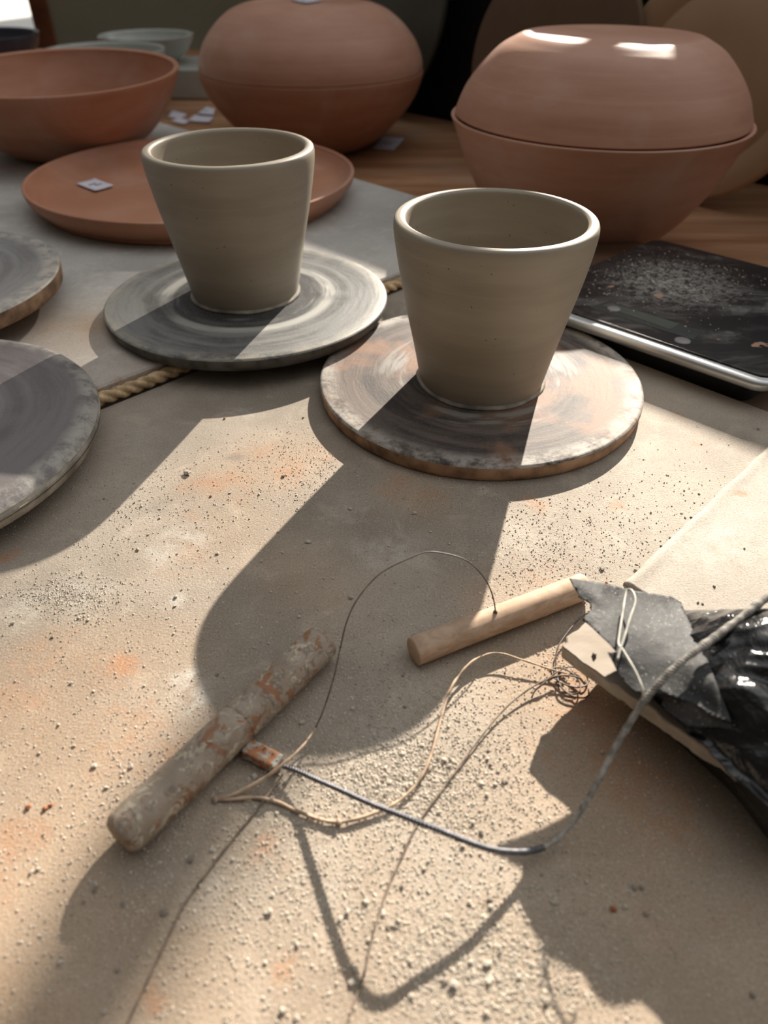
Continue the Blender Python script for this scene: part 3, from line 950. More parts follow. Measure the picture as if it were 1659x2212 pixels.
zs = SZ + 0.0004
dsp = obj('display', patch((1272, 665), (1497, 734), (1517, 716), (1317, 650), zs, 0.0002), M['lcd2'], t, smooth=False)
obj('display_window', patch((1300, 660), (1447, 712), (1468, 700), (1320, 655), zs + 0.0002, 0.0002), M['lcd'], dsp, smooth=False)
for k, (bx, by, rb) in enumerate([(1326, 668, 0.0052), (1474, 737, 0.0058)]):
    p = at(bx, by, zs)
    o = obj('button', lathe([(0, 0.0012), (rb * 0.8, 0.0011), (rb, 0.0006), (rb, -0.0004), (0, -0.0004)], 32), M['button'], t, loc=(p.x, p.y, zs))

# ------------------------------------------------------------------ handle with cable (big cutter)
def cyl_between(a, b, profile, n=64):
    """lathe profile [(r, s)] with s measured from a towards b"""
    a, b = Vector(a), Vector(b)
    bm = lathe(profile, n, 0.00025, 3)
    q = (b - a).to_track_quat('Z', 'Y').to_matrix().to_4x4()
    return bm, Matrix.Translation(a) @ q


HA, HB = Vector((-0.0935, 0.1258, 0.0087)), Vector((-0.0272, 0.2170, 0.0087))
HL = (HB - HA).length
HR = 0.0086
t = thing('clay_cutting_wire', ((HA.x + HB.x) / 2, (HA.y + HB.y) / 2, 0), 'thick clay-caked cutter handle with a raised twisted steel cable looping to the right', 'clay cutter')
inv = Matrix.Translation(t.location).inverted()
g = HL * 0.525
prof = [(0, 0), (HR * 0.74, 0), (HR * 0.80, 0.0003), (HR * 0.95, 0.0020), (HR * 0.985, 0.0032), (HR, 0.006), (HR * 1.0, g - 0.0012), (HR * 0.96, g - 0.0004), (HR * 0.86, g), (HR * 0.96, g + 0.0004), (HR * 0.995, g + 0.0012),
        (HR * 0.985, HL - 0.006), (HR * 0.97, HL - 0.0028), (HR * 0.91, HL - 0.0024), (HR * 0.95, HL - 0.0019), (HR * 0.93, HL - 0.0006), (HR * 0.84, HL), (0, HL)]
dense = []
for (r0, s0), (r1, s1) in zip(prof[:-1], prof[1:]):
    k = max(1, int(abs(s1 - s0) / 0.003))
    dense += [(r0 + (r1 - r0) * i / k, s0 + (s1 - s0) * i / k) for i in range(k)]
dense.append(prof[-1])
bm, mw = cyl_between(HA, HB, dense)
h = obj('handle', bm, M['handle'], t)
h.matrix_local = inv @ mw
# crimp block
ca, cb = at(530, 1616, 0.0040), at(605, 1653, 0.0035)
d = (cb - ca); L_ = d.length
bm = box_bm(0, L_, -0.0034, 0.0034, -0.0028, 0.0028, 0.0012, 3)
bmesh.ops.subdivide_edges(bm, edges=bm.edges[:], cuts=3, use_grid_fill=True)
for v in bm.verts:
    nz = noise.noise(v.co * 420)
    v.co += Vector((0.2, v.co.y / 0.0034, v.co.z / 0.0028)) * nz * 0.0007
cr_ = obj('crimp', bm, M['crimp'], t)
cr_.matrix_local = inv @ (Matrix.Translation(ca) @ d.to_track_quat('X', 'Z').to_matrix().to_4x4())
cable = [(600, 1651, .0035), (640, 1664, .0050), (680, 1682, .0075), (740, 1708, .0125), (800, 1735, .0172), (870, 1762, .0218), (935, 1788, .0232), (1000, 1815, .0185), (1060, 1835, .0140),
         (1100, 1841, .0100), (1140, 1840, .0060), (1180, 1828, .0045), (1215, 1800, .0060), (1250, 1758, .0105), (1285, 1700, .0165), (1320, 1632, .0235), (1360, 1562, .0310),
         (1400, 1503, .0400), (1470, 1432, .0480), (1540, 1380, .0510), (1600, 1335, .0520), (1662, 1288, .0530), (1740, 1235, .0530)]
cpts = [at(*c) for c in cable]
full = resample(spline(cpts, 10), 0.00028)
cut = len(full) * 42 // 100
def cab_r(u): return 0.00085 + 0.00020 * u
def coat_r(u): return 0.00098 + 0.00050 * min(1, u * 1.6)
for nm, seg, rf, mt, amp, lump in (('steel_cable', full[:cut], cab_r, M['steel'], 0.75, 0.0), ('coated_cable', full[cut - 1:], coat_r, M['coated_cable'], 0.28, 0.45)):
    o = obj(nm, sweep(seg, rf, 14, 3, amp, 0.0040, lump, 4), mt, t)
    o.location = -t.location
    if nm == 'coated_cable': tag(o, 'clay coated pale end of the cable')

# ------------------------------------------------------------------ dowel with thin wire (small cutter)
DA, DB = at(892, 1408, 0.0068), at(1262, 1266, 0.0068)
t = thing('clay_cutting_wire', ((DA.x + DB.x) / 2, (DA.y + DB.y) / 2, 0), 'pale plain wooden dowel cutter with a thin wire arching from its hole', 'clay cutter')
inv = Matrix.Translation(t.location).inverted()
DL = (DB - DA).length; DR = 0.0066
bm, mw = cyl_between(DA, DB, [(0, 0), (DR * 0.9, 0), (DR * 0.98, 0.0004), (DR, 0.0010)] + [(DR, 0.001 + (DL - 0.002) * k / 20) for k in range(1, 20)] + [(DR, DL - 0.001), (DR * 0.97, DL - 0.0003), (DR * 0.85, DL), (0, DL)])
h = obj('handle', bm, M['dowel'], t); h.matrix_local = inv @ mw


def wire(name, pts, r, mat, parent, tloc, sub=8, lump=0.0, label=None, n=8, lobes=0):
    P_ = resample(spline([at(*p) for p in pts], sub), 0.0008 if not lobes else 0.0003)
    o = obj(name, sweep(P_, r, n, lobes, 0.4 if lobes else 0, 0.002, lump, 2), mat, parent)
    if parent: o.location = -tloc
    if label: o['label'] = label
    return o


arch = [(1066, 1330, .0115), (1070, 1320, .0145), (1062, 1280, .022), (1040, 1240, .030), (1000, 1207, .037), (930, 1192, .0405), (880, 1208, .040), (820, 1240, .037), (775, 1290, .033),
        (750, 1340, .028), (735, 1400, .021), (722, 1460, .015), (702, 1525, .009), (682, 1572, .0045)]
wire('arched_wire', arch, 0.00032, M['wire'], t, t.location, lump=0.3)
p = at(1070, 1322, .0136)
kb = bmesh.new(); bmesh.ops.create_icosphere(kb, subdivisions=2, radius=0.0010)
for v in kb.verts: v.co *= 1 + 0.5 * noise.noise(v.co * 900)
o = obj('wire_knot', kb, M['wire'], t); o.location = p - t.location
strand = [(682, 1572, .0045), (660, 1604, .0050), (635, 1630, .0074), (610, 1652, .0080), (580, 1675, .0060), (545, 1697, .0036), (510, 1714, .0018), (480, 1724, .0012), (462, 1728, .0009)]
wire('beige_strand', strand, lambda u: 0.00030 + 0.00055 * min(1, u * 1.4), M['strand'], t, t.location, lump=0.5)
low = [(462, 1728, .0009), (500, 1727, .0012), (550, 1723, .0012), (600, 1733, .0010), (640, 1751, .0012), (690, 1770, .0012), (735, 1776, .0014), (790, 1763, .0014), (848, 1739, .0016), (893, 1702, .0018),
       (922, 1655, .002), (940, 1600, .0022), (955, 1543, .0028), (975, 1485, .0035), (1010, 1438, .0042), (1045, 1416, .0046), (1080, 1411, .0046), (1130, 1426, .004), (1190, 1446, .003), (1225, 1455, .0025)]
wire('looped_strand', low, lambda u: 0.00075 if u < 0.35 else (0.00062 if u < 0.8 else 0.0004), M['strand'], t, t.location, lump=0.5)
for (kx, ky, kr) in ((732, 1776, .0013), (465, 1727, .0013), (690, 1770, .001)):
    kb = bmesh.new(); bmesh.ops.create_icosphere(kb, subdivisions=2, radius=kr)
    for v in kb.verts: v.co *= 1 + 0.5 * noise.noise(v.co * 700 + Vector((kx, 0, 0)))
    o = obj('strand_knot', kb, M['strand'], t); o.location = at(kx, ky, .0014) - t.location
# the tangled coil near the plank and the brown line trailing from it
coil = []
for k in range(0, 34):
    a = k * 0.50
    rr = 1.0 + 0.20 * math.sin(k * 0.37) - 0.006 * k
    cx, cy = 1234 + 13 * math.sin(k * 0.19), 1470 + 8 * math.cos(k * 0.23)
    coil.append((cx + 37 * rr * math.cos(a), cy + 25 * rr * math.sin(a) + 12 * math.cos(a), 0.0008 + 0.0006 * (1 + math.sin(a * 0.7)) + 0.0003 * (k % 3)))
wire('wire_coil', coil, 0.00036, M['wire'], t, t.location)
tail = [(1255, 1465, .004), (1225, 1459, .004), (1190, 1464, .0035), (1150, 1484, .003), (1110, 1513, .0025), (1070, 1553, .0018), (1030, 1604, .0014), (985, 1665, .0012), (935, 1732, .0011), (900, 1782, .001),
        (870, 1845, .001), (845, 1900, .001), (823, 1960, .0009), (803, 2030, .0009), (788, 2100, .0008), (765, 2165, .0008), (735, 2260, .0008)]
wire('tail_line', tail, 0.00040, M['brown_line'], t, t.location, lump=0.3)
kt = [(1205, 1450, .004), (1190, 1462, .0035), (1172, 1478, .003), (1156, 1492, .002), (1148, 1508, .001)]
wire('wire_end', kt, 0.0004, M['wire'], t, t.location, lump=0.4)

# thin brown tube laid along the board
lw = [(612, 1672, .0016), (560, 1742, .0009), (500, 1815, .0009), (450, 1880, .0009), (400, 1950, .0008), (360, 2030, .0008), (320, 2115, .0008), (285, 2190, .0008), (250, 2270, .0008)]
o = wire('loose_line', lw, 0.00040, M['brown_line'], None, None, lump=0.3)
tag(o, 'thin straight brown line running from the rusty crimp to the bottom frame edge', 'wire')

# ------------------------------------------------------------------ plank, black wrapped block and tape
def plank_bm():
    A = Vector((0.0736, 0.2018, 0)); u = Vector((0.683, -0.731, 0)); v = Vector((0.731, 0.683, 0))
    bm = bmesh.new()
    nu, nv, nw = 90, 14, 4
    Lp, Wp = 0.185, 0.0495
    def P_(i, j, k):
        s, w_, z = Lp * i / nu, Wp * j / nv, 0.0170 + 0.0065 * k / nw
        p = A + u * s + v * w_
        p.z = z
        e_ = 0.0014 * noise.noise(Vector((s * 130, z * 200, 1))) + 0.0006 * noise.noise(Vector((s * 500, z * 500, 2)))
        if j == 0: p += v * (-e_ + 0.0006)
        if i == 0: p += u * (0.0012 * noise.noise(Vector((w_ * 200, z * 200, 5))))
        if j <= 1 and i == 0: p += (u + v) * 0.0012
        if k == nw: p.z += 0.0002 * noise.noise(Vector((s * 150, w_ * 150, 9)))
        return p
    V = {}
    def vert(i, j, k):
        if (i, j, k) not in V: V[(i, j, k)] = bm.verts.new(P_(i, j, k))
        return V[(i, j, k)]
    for i in range(nu):
        for j in range(nv):
            bm.faces.new((vert(i, j, nw), vert(i + 1, j, nw), vert(i + 1, j + 1, nw), vert(i, j + 1, nw)))
            bm.faces.new((vert(i, j, 0), vert(i, j + 1, 0), vert(i + 1, j + 1, 0), vert(i + 1, j, 0)))
    for k in range(nw):
        for i in range(nu):
            bm.faces.new((vert(i, 0, k), vert(i + 1, 0, k), vert(i + 1, 0, k + 1), vert(i, 0, k + 1)))
            bm.faces.new((vert(i, nv, k), vert(i, nv, k + 1), vert(i + 1, nv, k + 1), vert(i + 1, nv, k)))
        for j in range(nv):
            bm.faces.new((vert(0, j, k), vert(0, j, k + 1), vert(0, j + 1, k + 1), vert(0, j + 1, k)))
            bm.faces.new((vert(nu, j, k), vert(nu, j + 1, k), vert(nu, j + 1, k + 1), vert(nu, j, k + 1)))
    bmesh.ops.recalc_face_normals(bm, faces=bm.faces)
    bmesh.ops.bevel(bm, geom=[e for e in bm.edges if e.calc_face_angle(0) > 1.2], offset=0.0004, segments=2, affect='EDGES')
    return bm


o = obj('wooden_plank', plank_bm(), M['plank'], smooth=False)
tag(o, 'pale dusty wooden plank corner sticking out under the torn black tape', 'plank')

BAGP = dict(far=[at(1440, 1306, .028), at(1478, 1318, .029), at(1560, 1322, .031), at(1659, 1336, .032), at(1760, 1350, .032), at(1900, 1380, .03)],
            near=[at(1366, 1478, .0255), at(1405, 1512, .0270), at(1450, 1552, .029), at(1510, 1610, .029), at(1590, 1690, .0285), at(1659, 1765, .028), at(1750, 1880, .026)])


def bag_bm():
    far = resample([tuple(p) for p in BAGP['far']], 0.0001)
    near = resample([tuple(p) for p in BAGP['near']], 0.0001)
    nu, nv = 220, 130
    def samp(A, u): return Vector(A[int(round(u * (len(A) - 1)))])
    bm = bmesh.new()
    rows = []
    for i in range(nu + 1):
        u = i / nu
        f, n_ = samp(far, u), samp(near, u)
        row = []
        # skirt far side, top, skirt near side
        for j in range(-14, nv + 15):
            if j < 0:
                w_ = -j / 14
                p = f + (f - n_).normalized() * 0.004 * math.sin(w_ * 1.6) ; p.z = f.z * (1 - w_) + 0.002 * w_
            elif j > nv:
                w_ = (j - nv) / 14
                p = n_ + (f - n_).normalized() * (0.016 * w_ ** 0.7) ; p.z = n_.z * (1 - w_) + 0.001 * w_
            else:
                v = j / nv
                p = f.lerp(n_, v)
                p.z += (0.003 + 0.0190 * min(1, u / 0.45)) * math.sin(math.pi * min(1, v * 1.05)) ** 0.7
            q = p.copy()
            inten = 1.0 if u > 0.30 else max(0.12, u / 0.30)
            warp = noise.noise_vector(Vector((p.x * 30, p.y * 30, 0))) * 0.5
            c1 = Vector((p.x * 26 + p.y * 12 + warp.x, p.y * 60 - p.x * 18 + warp.y, p.z * 20))
            rdg = 1 - abs(noise.noise(c1)) * 2
            rdg2 = 1 - abs(noise.noise(c1 * 2.3 + Vector((9, 4, 2)))) * 2
            amp = 0.0030 * rdg + 0.0017 * rdg2
            far_fade = min(1, max(0, (j + 4) / 30)) if j < 40 else 1
            q.z += amp * inten * far_fade * (1 if j <= nv else max(0, 1 - (j - nv) / 14))
            q += (n_ - f).normalized() * (0.002 * noise.noise(c1 * 1.1)) * inten
            q.z = max(q.z, 0.0012)
            row.append(bm.verts.new(q))
        rows.append(row)
    for A, B in zip(rows[:-1], rows[1:]):
        for k in range(len(A) - 1):
            bm.faces.new((A[k], B[k], B[k + 1], A[k + 1]))
    bm.faces.new(rows[0]); bm.faces.new(rows[-1][::-1])
    bmesh.ops.recalc_face_normals(bm, faces=bm.faces)
    return bm


t = thing('wrapped_clay_block', at(1560, 1500, 0), 'block of clay wrapped in crumpled glossy black plastic, taped, at the right frame edge', 'wrapped block')
o = obj('plastic_wrap', bag_bm(), M['bag'], t); o.location = -t.location


def sheet_poly(poly_px, z_fn, mat, name, parent, thick=0.00035, step=0.0014, amp=0.0006, seed=0, jag=0.0):
    """flat tape piece: outline measured in the photograph, draped at z_fn(x, y)"""
    pts = []
    n = len(poly_px)
    for i in range(n):
        a, b = poly_px[i], poly_px[(i + 1) % n]
        m = max(1, int(math.hypot(b[0] - a[0], b[1] - a[1]) / 10))
        for k in range(m):
            pts.append((a[0] + (b[0] - a[0]) * k / m, a[1] + (b[1] - a[1]) * k / m, a[2] + (b[2] - a[2]) * k / m))
    bm = bmesh.new()
    vs2 = [bm.verts.new(at(x, y, z)) for x, y, z in pts]
    hs = [(v.co.x, v.co.y, v.co.z) for v in vs2]
    H = np.array(hs)
    f = bm.faces.new(vs2)
    bmesh.ops.triangulate(bm, faces=[f])
    x0, x1, y0, y1 = H[:, 0].min(), H[:, 0].max(), H[:, 1].min(), H[:, 1].max()
    for ax, lo, hi in ((Vector((1, 0, 0)), x0, x1), (Vector((0, 1, 0)), y0, y1)):
        s = lo + step
        while s < hi:
            bmesh.ops.bisect_plane(bm, geom=bm.verts[:] + bm.edges[:] + bm.faces[:], plane_co=ax * s, plane_no=ax)
            s += step
    for v in bm.verts:
        d2 = (H[:, 0] - v.co.x) ** 2 + (H[:, 1] - v.co.y) ** 2 + 1e-7
        w_ = 1 / d2 ** 1.5
        zb = float((H[:, 2] * w_).sum() / w_.sum())
        v.co.z = zb + amp * noise.noise(Vector((v.co.x * 60, v.co.y * 60, seed))) + amp * 0.4 * noise.noise(Vector((v.co.x * 220, v.co.y * 160, seed)))
    bmesh.ops.recalc_face_normals(bm, faces=bm.faces)
    if sum(f.normal.z for f in bm.faces) < 0:
        bmesh.ops.reverse_faces(bm, faces=bm.faces)
    bmesh.ops.solidify(bm, geom=bm.faces[:], thickness=thick)
    o = obj(name, bm, mat, parent)
    o.location = -parent.location
    return o


Z = .0475
tp1 = [(1230, 1248, .0475), (1290, 1258, .0445), (1350, 1271, .0410), (1400, 1281, .0380), (1450, 1289, .0355), (1472, 1300, .0350), (1481, 1325, .0370), (1500, 1362, .0410), (1520, 1405, .0440), (1545, 1470, .0465),
       (1570, 1530, .044), (1580, 1560, .0435), (1540, 1545, .0420), (1490, 1515, .0415), (1432, 1498, .0412), (1370, 1492, .0410), (1338, 1458, .0425), (1325, 1430, .044), (1313, 1409, .0452), (1333, 1407, .0455), (1300, 1375, .0455), (1272, 1348, .0450), (1258, 1338, .0450),
       (1266, 1327, .0450), (1276, 1316, .0448), (1274, 1304, .0446), (1249, 1290, .0452), (1250, 1281, .0458), (1240, 1268, .047)]
sheet_poly(tp1, None, M['tape'], 'tape_sheet', t, seed=1, amp=0.0007)
tp2 = [(1440, 1490, .0405), (1500, 1518, .0415), (1560, 1548, .0425), (1598, 1580, .0420), (1606, 1588, .0405), (1560, 1572, .0390), (1484, 1566, .0350), (1455, 1546, .0340), (1428, 1524, .0345), (1434, 1510, .0370)]
sheet_poly(tp2, None, M['tape'], 'tape_strip', t, seed=5, amp=0.0008)
# thin wire looped over the tape
lp = [(1334, 1425, .0478), (1340, 1403, .0485), (1350, 1372, .0495), (1361, 1335, .0505), (1372, 1302, .0512), (1369, 1282, .0512), (1360, 1273, .0500), (1352, 1282, .0490), (1344, 1330, .0484), (1338, 1368, .0482), (1336, 1392, .0482),
      (1345, 1404, .0485), (1362, 1432, .0488), (1378, 1462, .0480), (1388, 1490, .0468), (1391, 1508, .0440)]
o = wire('wire_loop', lp, 0.00048, M['pale_wire'], None, None, lump=0.2)
tag(o, 'pale thin wire looped over the top of the black tape', 'wire')
lp = [(1200, 1446, .0012), (1201, 1418, .002), (1206, 1396, .0030), (1220, 1374, .003), (1240, 1349, .003), (1262, 1329, .003), (1290, 1312, .003)]
o = wire('thin_wire', lp, 0.00035, M['wire'], None, None, lump=0.2)
tag(o, 'thin brown wire curving past the plank corner from the coil to the torn tape edge', 'wire')

# ------------------------------------------------------------------ clay crumbs
random.seed(11)
def crumb_mesh(seed, sub=1):
    bm = bmesh.new()
    bmesh.ops.create_icosphere(bm, subdivisions=sub, radius=1.0)
    for v in bm.verts:
        v.co *= 1 + 0.55 * noise.noise(v.co * 1.3 + Vector((seed * 7.1, seed, 0)))
        v.co.z *= 0.62
    mn = min(v.co.z for v in bm.verts)
    for v in bm.verts: v.co.z -= mn
    me = bpy.data.meshes.new('clay_crumb')
    bm.to_mesh(me); bm.free()
    return me


protos = []
for k in range(6):
    me = crumb_mesh(k, 2); me.materials.append(M['crumb']); protos.append(me)
dark_protos = []
for k in range(3):
    me = crumb_mesh(20 + k, 2); me.materials.append(M['crumb_dark']); dark_protos.append(me)
red_protos = []
for k in range(3):
    me = crumb_mesh(30 + k, 2); me.materials.append(M['crumb_red']); red_protos.append(me)

KIND = {'p': (protos, 'dry pale clay crumb lying loose on the dusty board', 'pale clay crumbs scattered over the board'),
        'd': (dark_protos, 'small dark clay crumb lying loose on the board', 'dark clay crumbs scattered over the board'),
        's': (dark_protos, 'tiny dark clay crumb lying on the pale canvas sheet', 'dark crumbs on the pale sheet'),
        'k': (dark_protos, 'dark clay crumb lying on the corner of the wooden plank', 'dark crumbs on the plank corner'),
        'r': (red_protos, 'small orange red clay crumb lying loose on the board', 'red clay crumbs scattered over the board')}


def crumb(px, py, r, kind='p', z=0.0):
    ps, lab, grp = KIND[kind]
    o = bpy.data.objects.new('clay_crumb', random.choice(ps))
    col.objects.link(o)
    p = at(px, py, z)
    o.location = p - Vector((0, 0, 0.0001))
    s = r
    o.scale = (s * random.uniform(0.85, 1.2), s * random.uniform(0.75, 1.1), s * random.uniform(0.8, 1.1))
    o.rotation_euler = (0, 0, random.uniform(0, 6.28))
    tag(o, lab, 'clay crumb', grp)
    return o


PLACED = [(405, 1024, 2.6, 'p'), (612, 1030, 1.7, 'd'), (455, 1073, 1.3, 'r'), (756, 1100, 1.5, 'p'), (665, 1172, 2.0, 'p'), (895, 1110, 1.7, 'p'), (470, 1196, 1.4, 'p'), (758, 1292, 1.9, 'p'),
          (646, 1333, 1.1, 'p'), (565, 1213, 1.2, 'p'), (610, 1195, 1.0, 'p'), (497, 1065, 1.2, 'p'), (560, 1068, 1.2, 'p'), (640, 1070, 1.0, 'p'), (735, 1395, 1.2, 'p'), (652, 1562, 1.6, 'p'),
          (298, 1188, 1.4, 'p'), (190, 1340, 1.1, 'p'), (170, 1336, 1.1, 'p'), (345, 1120, 1.2, 'p'), (345, 1100, 1.0, 'p'), (290, 1087, 1.0, 'd'), (225, 1078, 1.0, 'd'), (320, 1155, 1.0, 'p'),
          (380, 1290, 1.3, 'p'), (378, 1310, 1.0, 'p'), (485, 905, 1.2, 'r'), (655, 903, 1.1, 'r'), (650, 1040, 1.0, 'p'), (375, 1370, .9, 'p'), (312, 1482, 1.0, 'p'), (113, 1377, 1.2, 'd'),
          (28, 1347, 1.2, 'p'), (205, 1655, 1.4, 'p'), (160, 1612, 1.0, 'p'), (85, 1628, 1.1, 'p'), (283, 1657, 1.3, 'p'), (268, 1668, 1.0, 'p'), (230, 1702, 1.1, 'p'), (62, 1745, 1.5, 'r'),
          (98, 1748, 1.5, 'r'), (110, 1740, 1.2, 'r'), (83, 1878, 1.2, 'p'), (68, 1884, 1.1, 'p'), (412, 1858, 1.9, 'd'), (355, 1972, 1.7, 'd'), (205, 1922, 1.3, 'd'), (265, 1953, 1.1, 'd'),
          (180, 1950, 1.0, 'd'), (208, 1910, 1.0, 'p'), (130, 2080, 1.1, 'p'), (253, 2098, 1.0, 'd'), (458, 1837, 1.1, 'p'), (463, 1855, .9, 'p'), (502, 1858, 1.1, 'p'), (567, 1845, 1.1, 'p'),
          (583, 1970, 1.5, 'p'), (556, 1800, 1.0, 'p'), (590, 1933, 1.1, 'p'), (550, 1678, 1.7, 'p'), (563, 1686, .9, 'd'), (573, 2080, 1.0, 'p'), (610, 2185, 1.5, 'p'), (640, 2200, 1.2, 'p'),
          (767, 2094, 1.7, 'p'), (760, 2122, 1.4, 'p'), (790, 1950, 1.4, 'p'), (845, 2000, 1.0, 'p'), (750, 1972, 1.6, 'p'), (735, 1985, 1.1, 'p'), (838, 2003, 1.0, 'd'), (853, 2003, 1.0, 'd'),
          (960, 1643, 1.6, 'p'), (972, 1655, 1.2, 'p'), (983, 1672, 1.1, 'p'), (912, 1610, 1.3, 'p'), (808, 1588, 1.2, 'p'), (1055, 1622, 1.1, 'd'), (1053, 1640, 1.1, 'p'), (1060, 1652, 1.0, 'd'),
          (958, 1642, 1.2, 'p'), (1040, 1693, 1.5, 'p'), (1052, 1718, 1.4, 'p'), (1088, 1690, 1.4, 'd'), (1070, 1695, 1.1, 'p'), (975, 1690, 1.2, 'd'), (988, 1660, 1.3, 'd'), (1040, 1800, 1.4, 'd'),
          (1022, 1778, 1.3, 'p'), (1065, 1776, 1.1, 'p'), (925, 1862, 1.0, 'p'), (917, 1878, 1.1, 'p'), (1000, 1828, 1.2, 'p'), (1083, 1872, 1.0, 'p'), (905, 1925, 1.0, 'p'), (1058, 1942, 1.5, 'd'),
          (1014, 1950, 1.3, 'p'), (1053, 2083, 2.0, 'p'), (1055, 2122, 1.5, 'p'), (1080, 2058, 1.2, 'd'), (1180, 2168, 1.4, 'd'), (1050, 2190, 1.4, 'p'), (1120, 2112, 1.2, 'p'), (982, 2128, 1.8, 'p'),
          (960, 2120, 1.3, 'd'), (1150, 2085, 1.1, 'p'), (1200, 1950, 1.2, 'p'), (1265, 1905, 1.1, 'p'), (1195, 1950, 1.2, 'p'), (1325, 1965, 1.6, 'r'), (1350, 1960, 1.2, 'p'), (1395, 1975, 1.2, 'd'),
          (1370, 1918, 1.3, 'd'), (1385, 1918, 1.1, 'd'), (1240, 1760, 1.2, 'p'), (1240, 1785, 1.0, 'p'), (1300, 1625, 1.1, 'p'), (1530, 1660, 1.2, 'p'), (1625, 2150, 1.3, 'd'), (1300, 1230, 1.7, 'd'),
          (1284, 1415, 1.5, 'k', .0237), (1375, 1222, 1.3, 'd', .001), (1310, 1260, 1.2, 'r'), (1508, 1302, .9, 's', .0014), (1518, 1304, .8, 's', .0014), (1543, 1267, 1.0, 's', .0014), (1608, 1185, .8, 's', .0014),
          (1478, 1060, .8, 'd'), (1510, 1067, 1.0, 'd'), (1500, 1086, .8, 'p'), (1480, 1118, 1.0, 'p'), (1406, 1108, .9, 'p'), (1493, 1118, 1.2, 'd'), (1447, 1162, 1.0, 'd'), (1428, 1180, 1.0, 'd'),
          (1275, 1128, .8, 'd'), (1253, 1104, .8, 'p'), (1188, 1078, .9, 'p'), (1172, 1164, .8, 'd'), (1637, 927, 1.0, 'd'), (1390, 993, .8, 'p'), (1515, 960, .7, 'd'), (1340, 1128, .7, 'd'), (1150, 1230, .8, 'd'),
          (510, 1350, .9, 'p'), (580, 1390, .9, 'p'), (800, 1390, .8, 'p'), (905, 1382, 1.0, 'p'), (700, 1380, .8, 'p'), (550, 1400, .9, 'p'), (830, 1340, .8, 'p'), (930, 1150, 1.0, 'p'), (970, 1175, .9, 'p'),
          (1015, 1180, .8, 'p'), (1120, 1170, .8, 'p'), (700, 1250, .9, 'p'), (720, 1250, .8, 'p'), (640, 1280, .8, 'p'), (585, 1280, .9, 'p'), (840, 1180, .9, 'p'), (600, 1150, .9, 'p')]
OWN = {(405, 1024): 'largest pale clay crumb in the sunlit patch between the left bats and the front bat',
       (665, 1172): 'pale clay crumb lump just inside the upper left edge of the front cup shadow',
       (758, 1292): 'pale pebble-like crumb touching the left leg of the thin wire arch',
       (652, 1562): 'pale flat crumb in the shade right of the painted cutter handle',
       (412, 1858): 'dark fuzzy crumb right below the lower end of the thick handle',
       (355, 1972): 'dark crumb crossed by the straight brown line near the lower left',
       (1053, 2083): 'round pale crumb nearest the lower right end of the cable shadow',
       (1300, 1230): 'dark double crumb on the sunlit board above the tip of the black tape',
       (1310, 1260): 'reddish brown crumb just above the top edge of the black tape',
       (1284, 1415): 'single dark crumb lying on the corner of the wooden plank'}
for q in PLACED:
    o = crumb(q[0], q[1], q[2] * 0.00070, q[3], q[4] if len(q) > 4 else 0.0)
    if (q[0], q[1]) in OWN:
        o['label'] = OWN[(q[0], q[1])]
        del o['group']
CLUSTERS = [(850, 1688, 42, 52), (980, 1690, 60, 22), (1000, 2070, 110, 30), (820, 1530, 80, 10), (700, 1760, 90, 14), (1180, 1890, 70, 12), (250, 1560, 170, 14), (500, 1990, 170, 14), (330, 1080, 90, 8)]
for (cx, cy, sd, n) in CLUSTERS:
    for k in range(n):
        x, y = random.gauss(cx, sd), random.gauss(cy, sd * 0.62)
        if 5 < x < 1650 and 1000 < y < 2205 and not (1330 < x and 1240 < y < 1700):
            crumb(x, y, random.uniform(0.45, 1.1) * 0.00078, 'p' if random.random() < 0.85 else 'd')


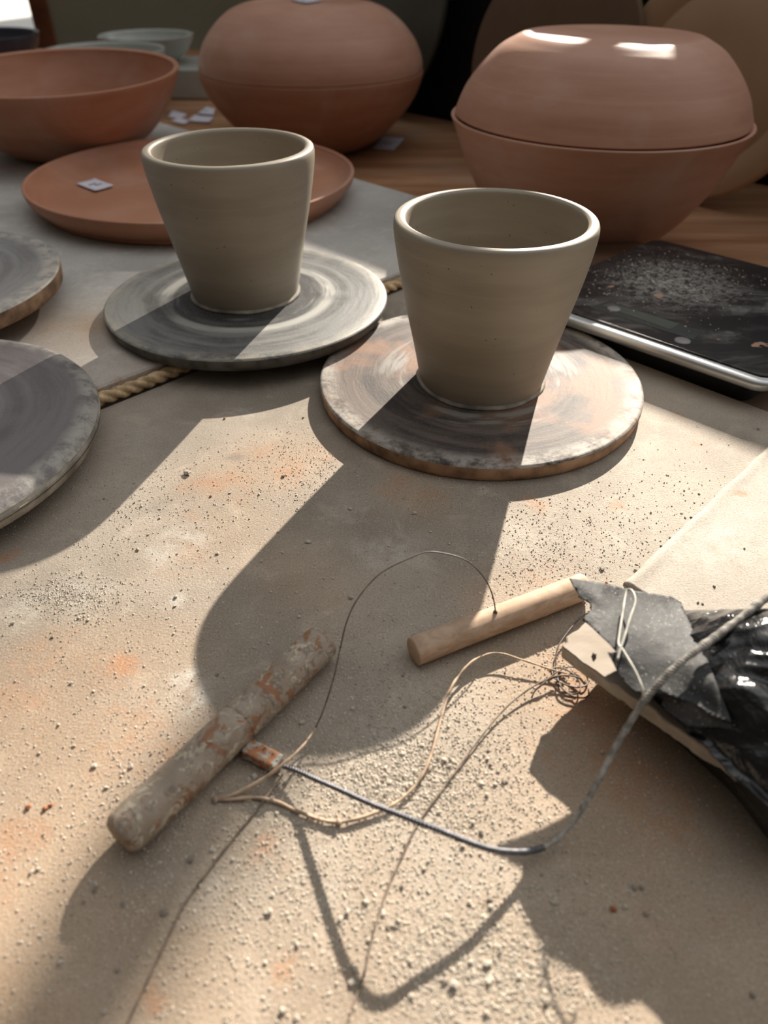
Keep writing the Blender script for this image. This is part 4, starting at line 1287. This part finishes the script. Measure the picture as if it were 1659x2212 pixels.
def dust_mesh(spots, n_tot, rmin, rmax, z, mask):
    rng = np.random.default_rng(5)
    w_ = np.array([s[4] for s in spots], float); w_ /= w_.sum()
    idx = rng.choice(len(spots), n_tot, p=w_)
    V, F = [], []
    base = np.array([(1, 0, 0), (0, 1, 0), (-1, 0, 0), (0, -1, 0), (0, 0, 1), (0, 0, -0.6)], float)
    tri = [(0, 1, 4), (1, 2, 4), (2, 3, 4), (3, 0, 4), (1, 0, 5), (2, 1, 5), (3, 2, 5), (0, 3, 5)]
    cnt = 0
    for i in idx:
        cx, cy, sx, sy, _ = spots[i]
        x, y = rng.normal(cx, sx), rng.normal(cy, sy)
        if not mask(x, y): continue
        p = at(x, y, z)
        r = rmin + (rmax - rmin) * rng.random() ** 3
        a = rng.random() * 6.28
        ca_, sa_ = math.cos(a), math.sin(a)
        b = base * (r * rng.uniform(0.6, 1.3, (6, 3)))
        X = b[:, 0] * ca_ - b[:, 1] * sa_ + p.x
        Y = b[:, 0] * sa_ + b[:, 1] * ca_ + p.y
        Zz = b[:, 2] * 0.8 + z + r * 0.25
        V += list(zip(X, Y, Zz))
        F += [tuple(cnt * 6 + k for k in t_) for t_ in tri]
        cnt += 1
    me = bpy.data.meshes.new('clay_dust')
    me.from_pydata(V, [], F)
    return me


def dust_mask(x, y):
    return -60 < x < 1700 and 905 < y < 2260 and not (1320 < x and 1225 < y < 1500) and at(x, y)[0] + at(x, y)[1] < 0.685 and not (at(x, y)[1] < at(x, y)[0] + 0.138 and at(x, y)[0] > 0.125 and y < 1300)


me = dust_mesh([(850, 1680, 70, 42, 5), (960, 1690, 120, 70, 4), (870, 1510, 110, 70, 3.2), (1010, 2060, 120, 75, 4), (1130, 2140, 120, 60, 2.4), (700, 1800, 200, 130, 4),
                (830, 1480, 420, 330, 9), (300, 1600, 260, 300, 4), (650, 2000, 400, 200, 4), (1180, 1180, 150, 90, 3), (1240, 1400, 90, 90, 2), (1250, 1900, 150, 120, 2),
                (200, 1080, 160, 60, 2.5), (160, 1290, 70, 30, 1), (340, 1740, 60, 40, .8), (900, 1060, 120, 30, 1.5), (650, 1010, 80, 50, 1.5), (130, 1290, 60, 14, .8), (1500, 1150, 120, 90, .6)],
               52000, 0.00015, 0.00064, 0.0, dust_mask)
me.materials.append(M['crumb'])
o = obj('clay_dust', me, None, smooth=False)
tag(o, 'fine dry clay dust and grit strewn over the canvas board', 'clay dust', kind='stuff')
me = dust_mesh([(1430, 590, 90, 26, 3), (1400, 640, 120, 40, 1), (1560, 600, 80, 40, 1)], 1500, 0.0002, 0.0011, SZ + 0.0005,
               lambda x, y: (lambda q: 0.012 < q.dot(E1) < Wd - 0.012 and 0.03 < q.dot(E2) < Dp - 0.015)(Vector(at(x, y, SZ)[:2]) - c00))
me.materials.append(M['crumb'])
o = obj('clay_scraps', me, None, smooth=False)
tag(o, 'dry clay scraps heaped on the black glass of the kitchen scale', 'clay scraps', kind='stuff')
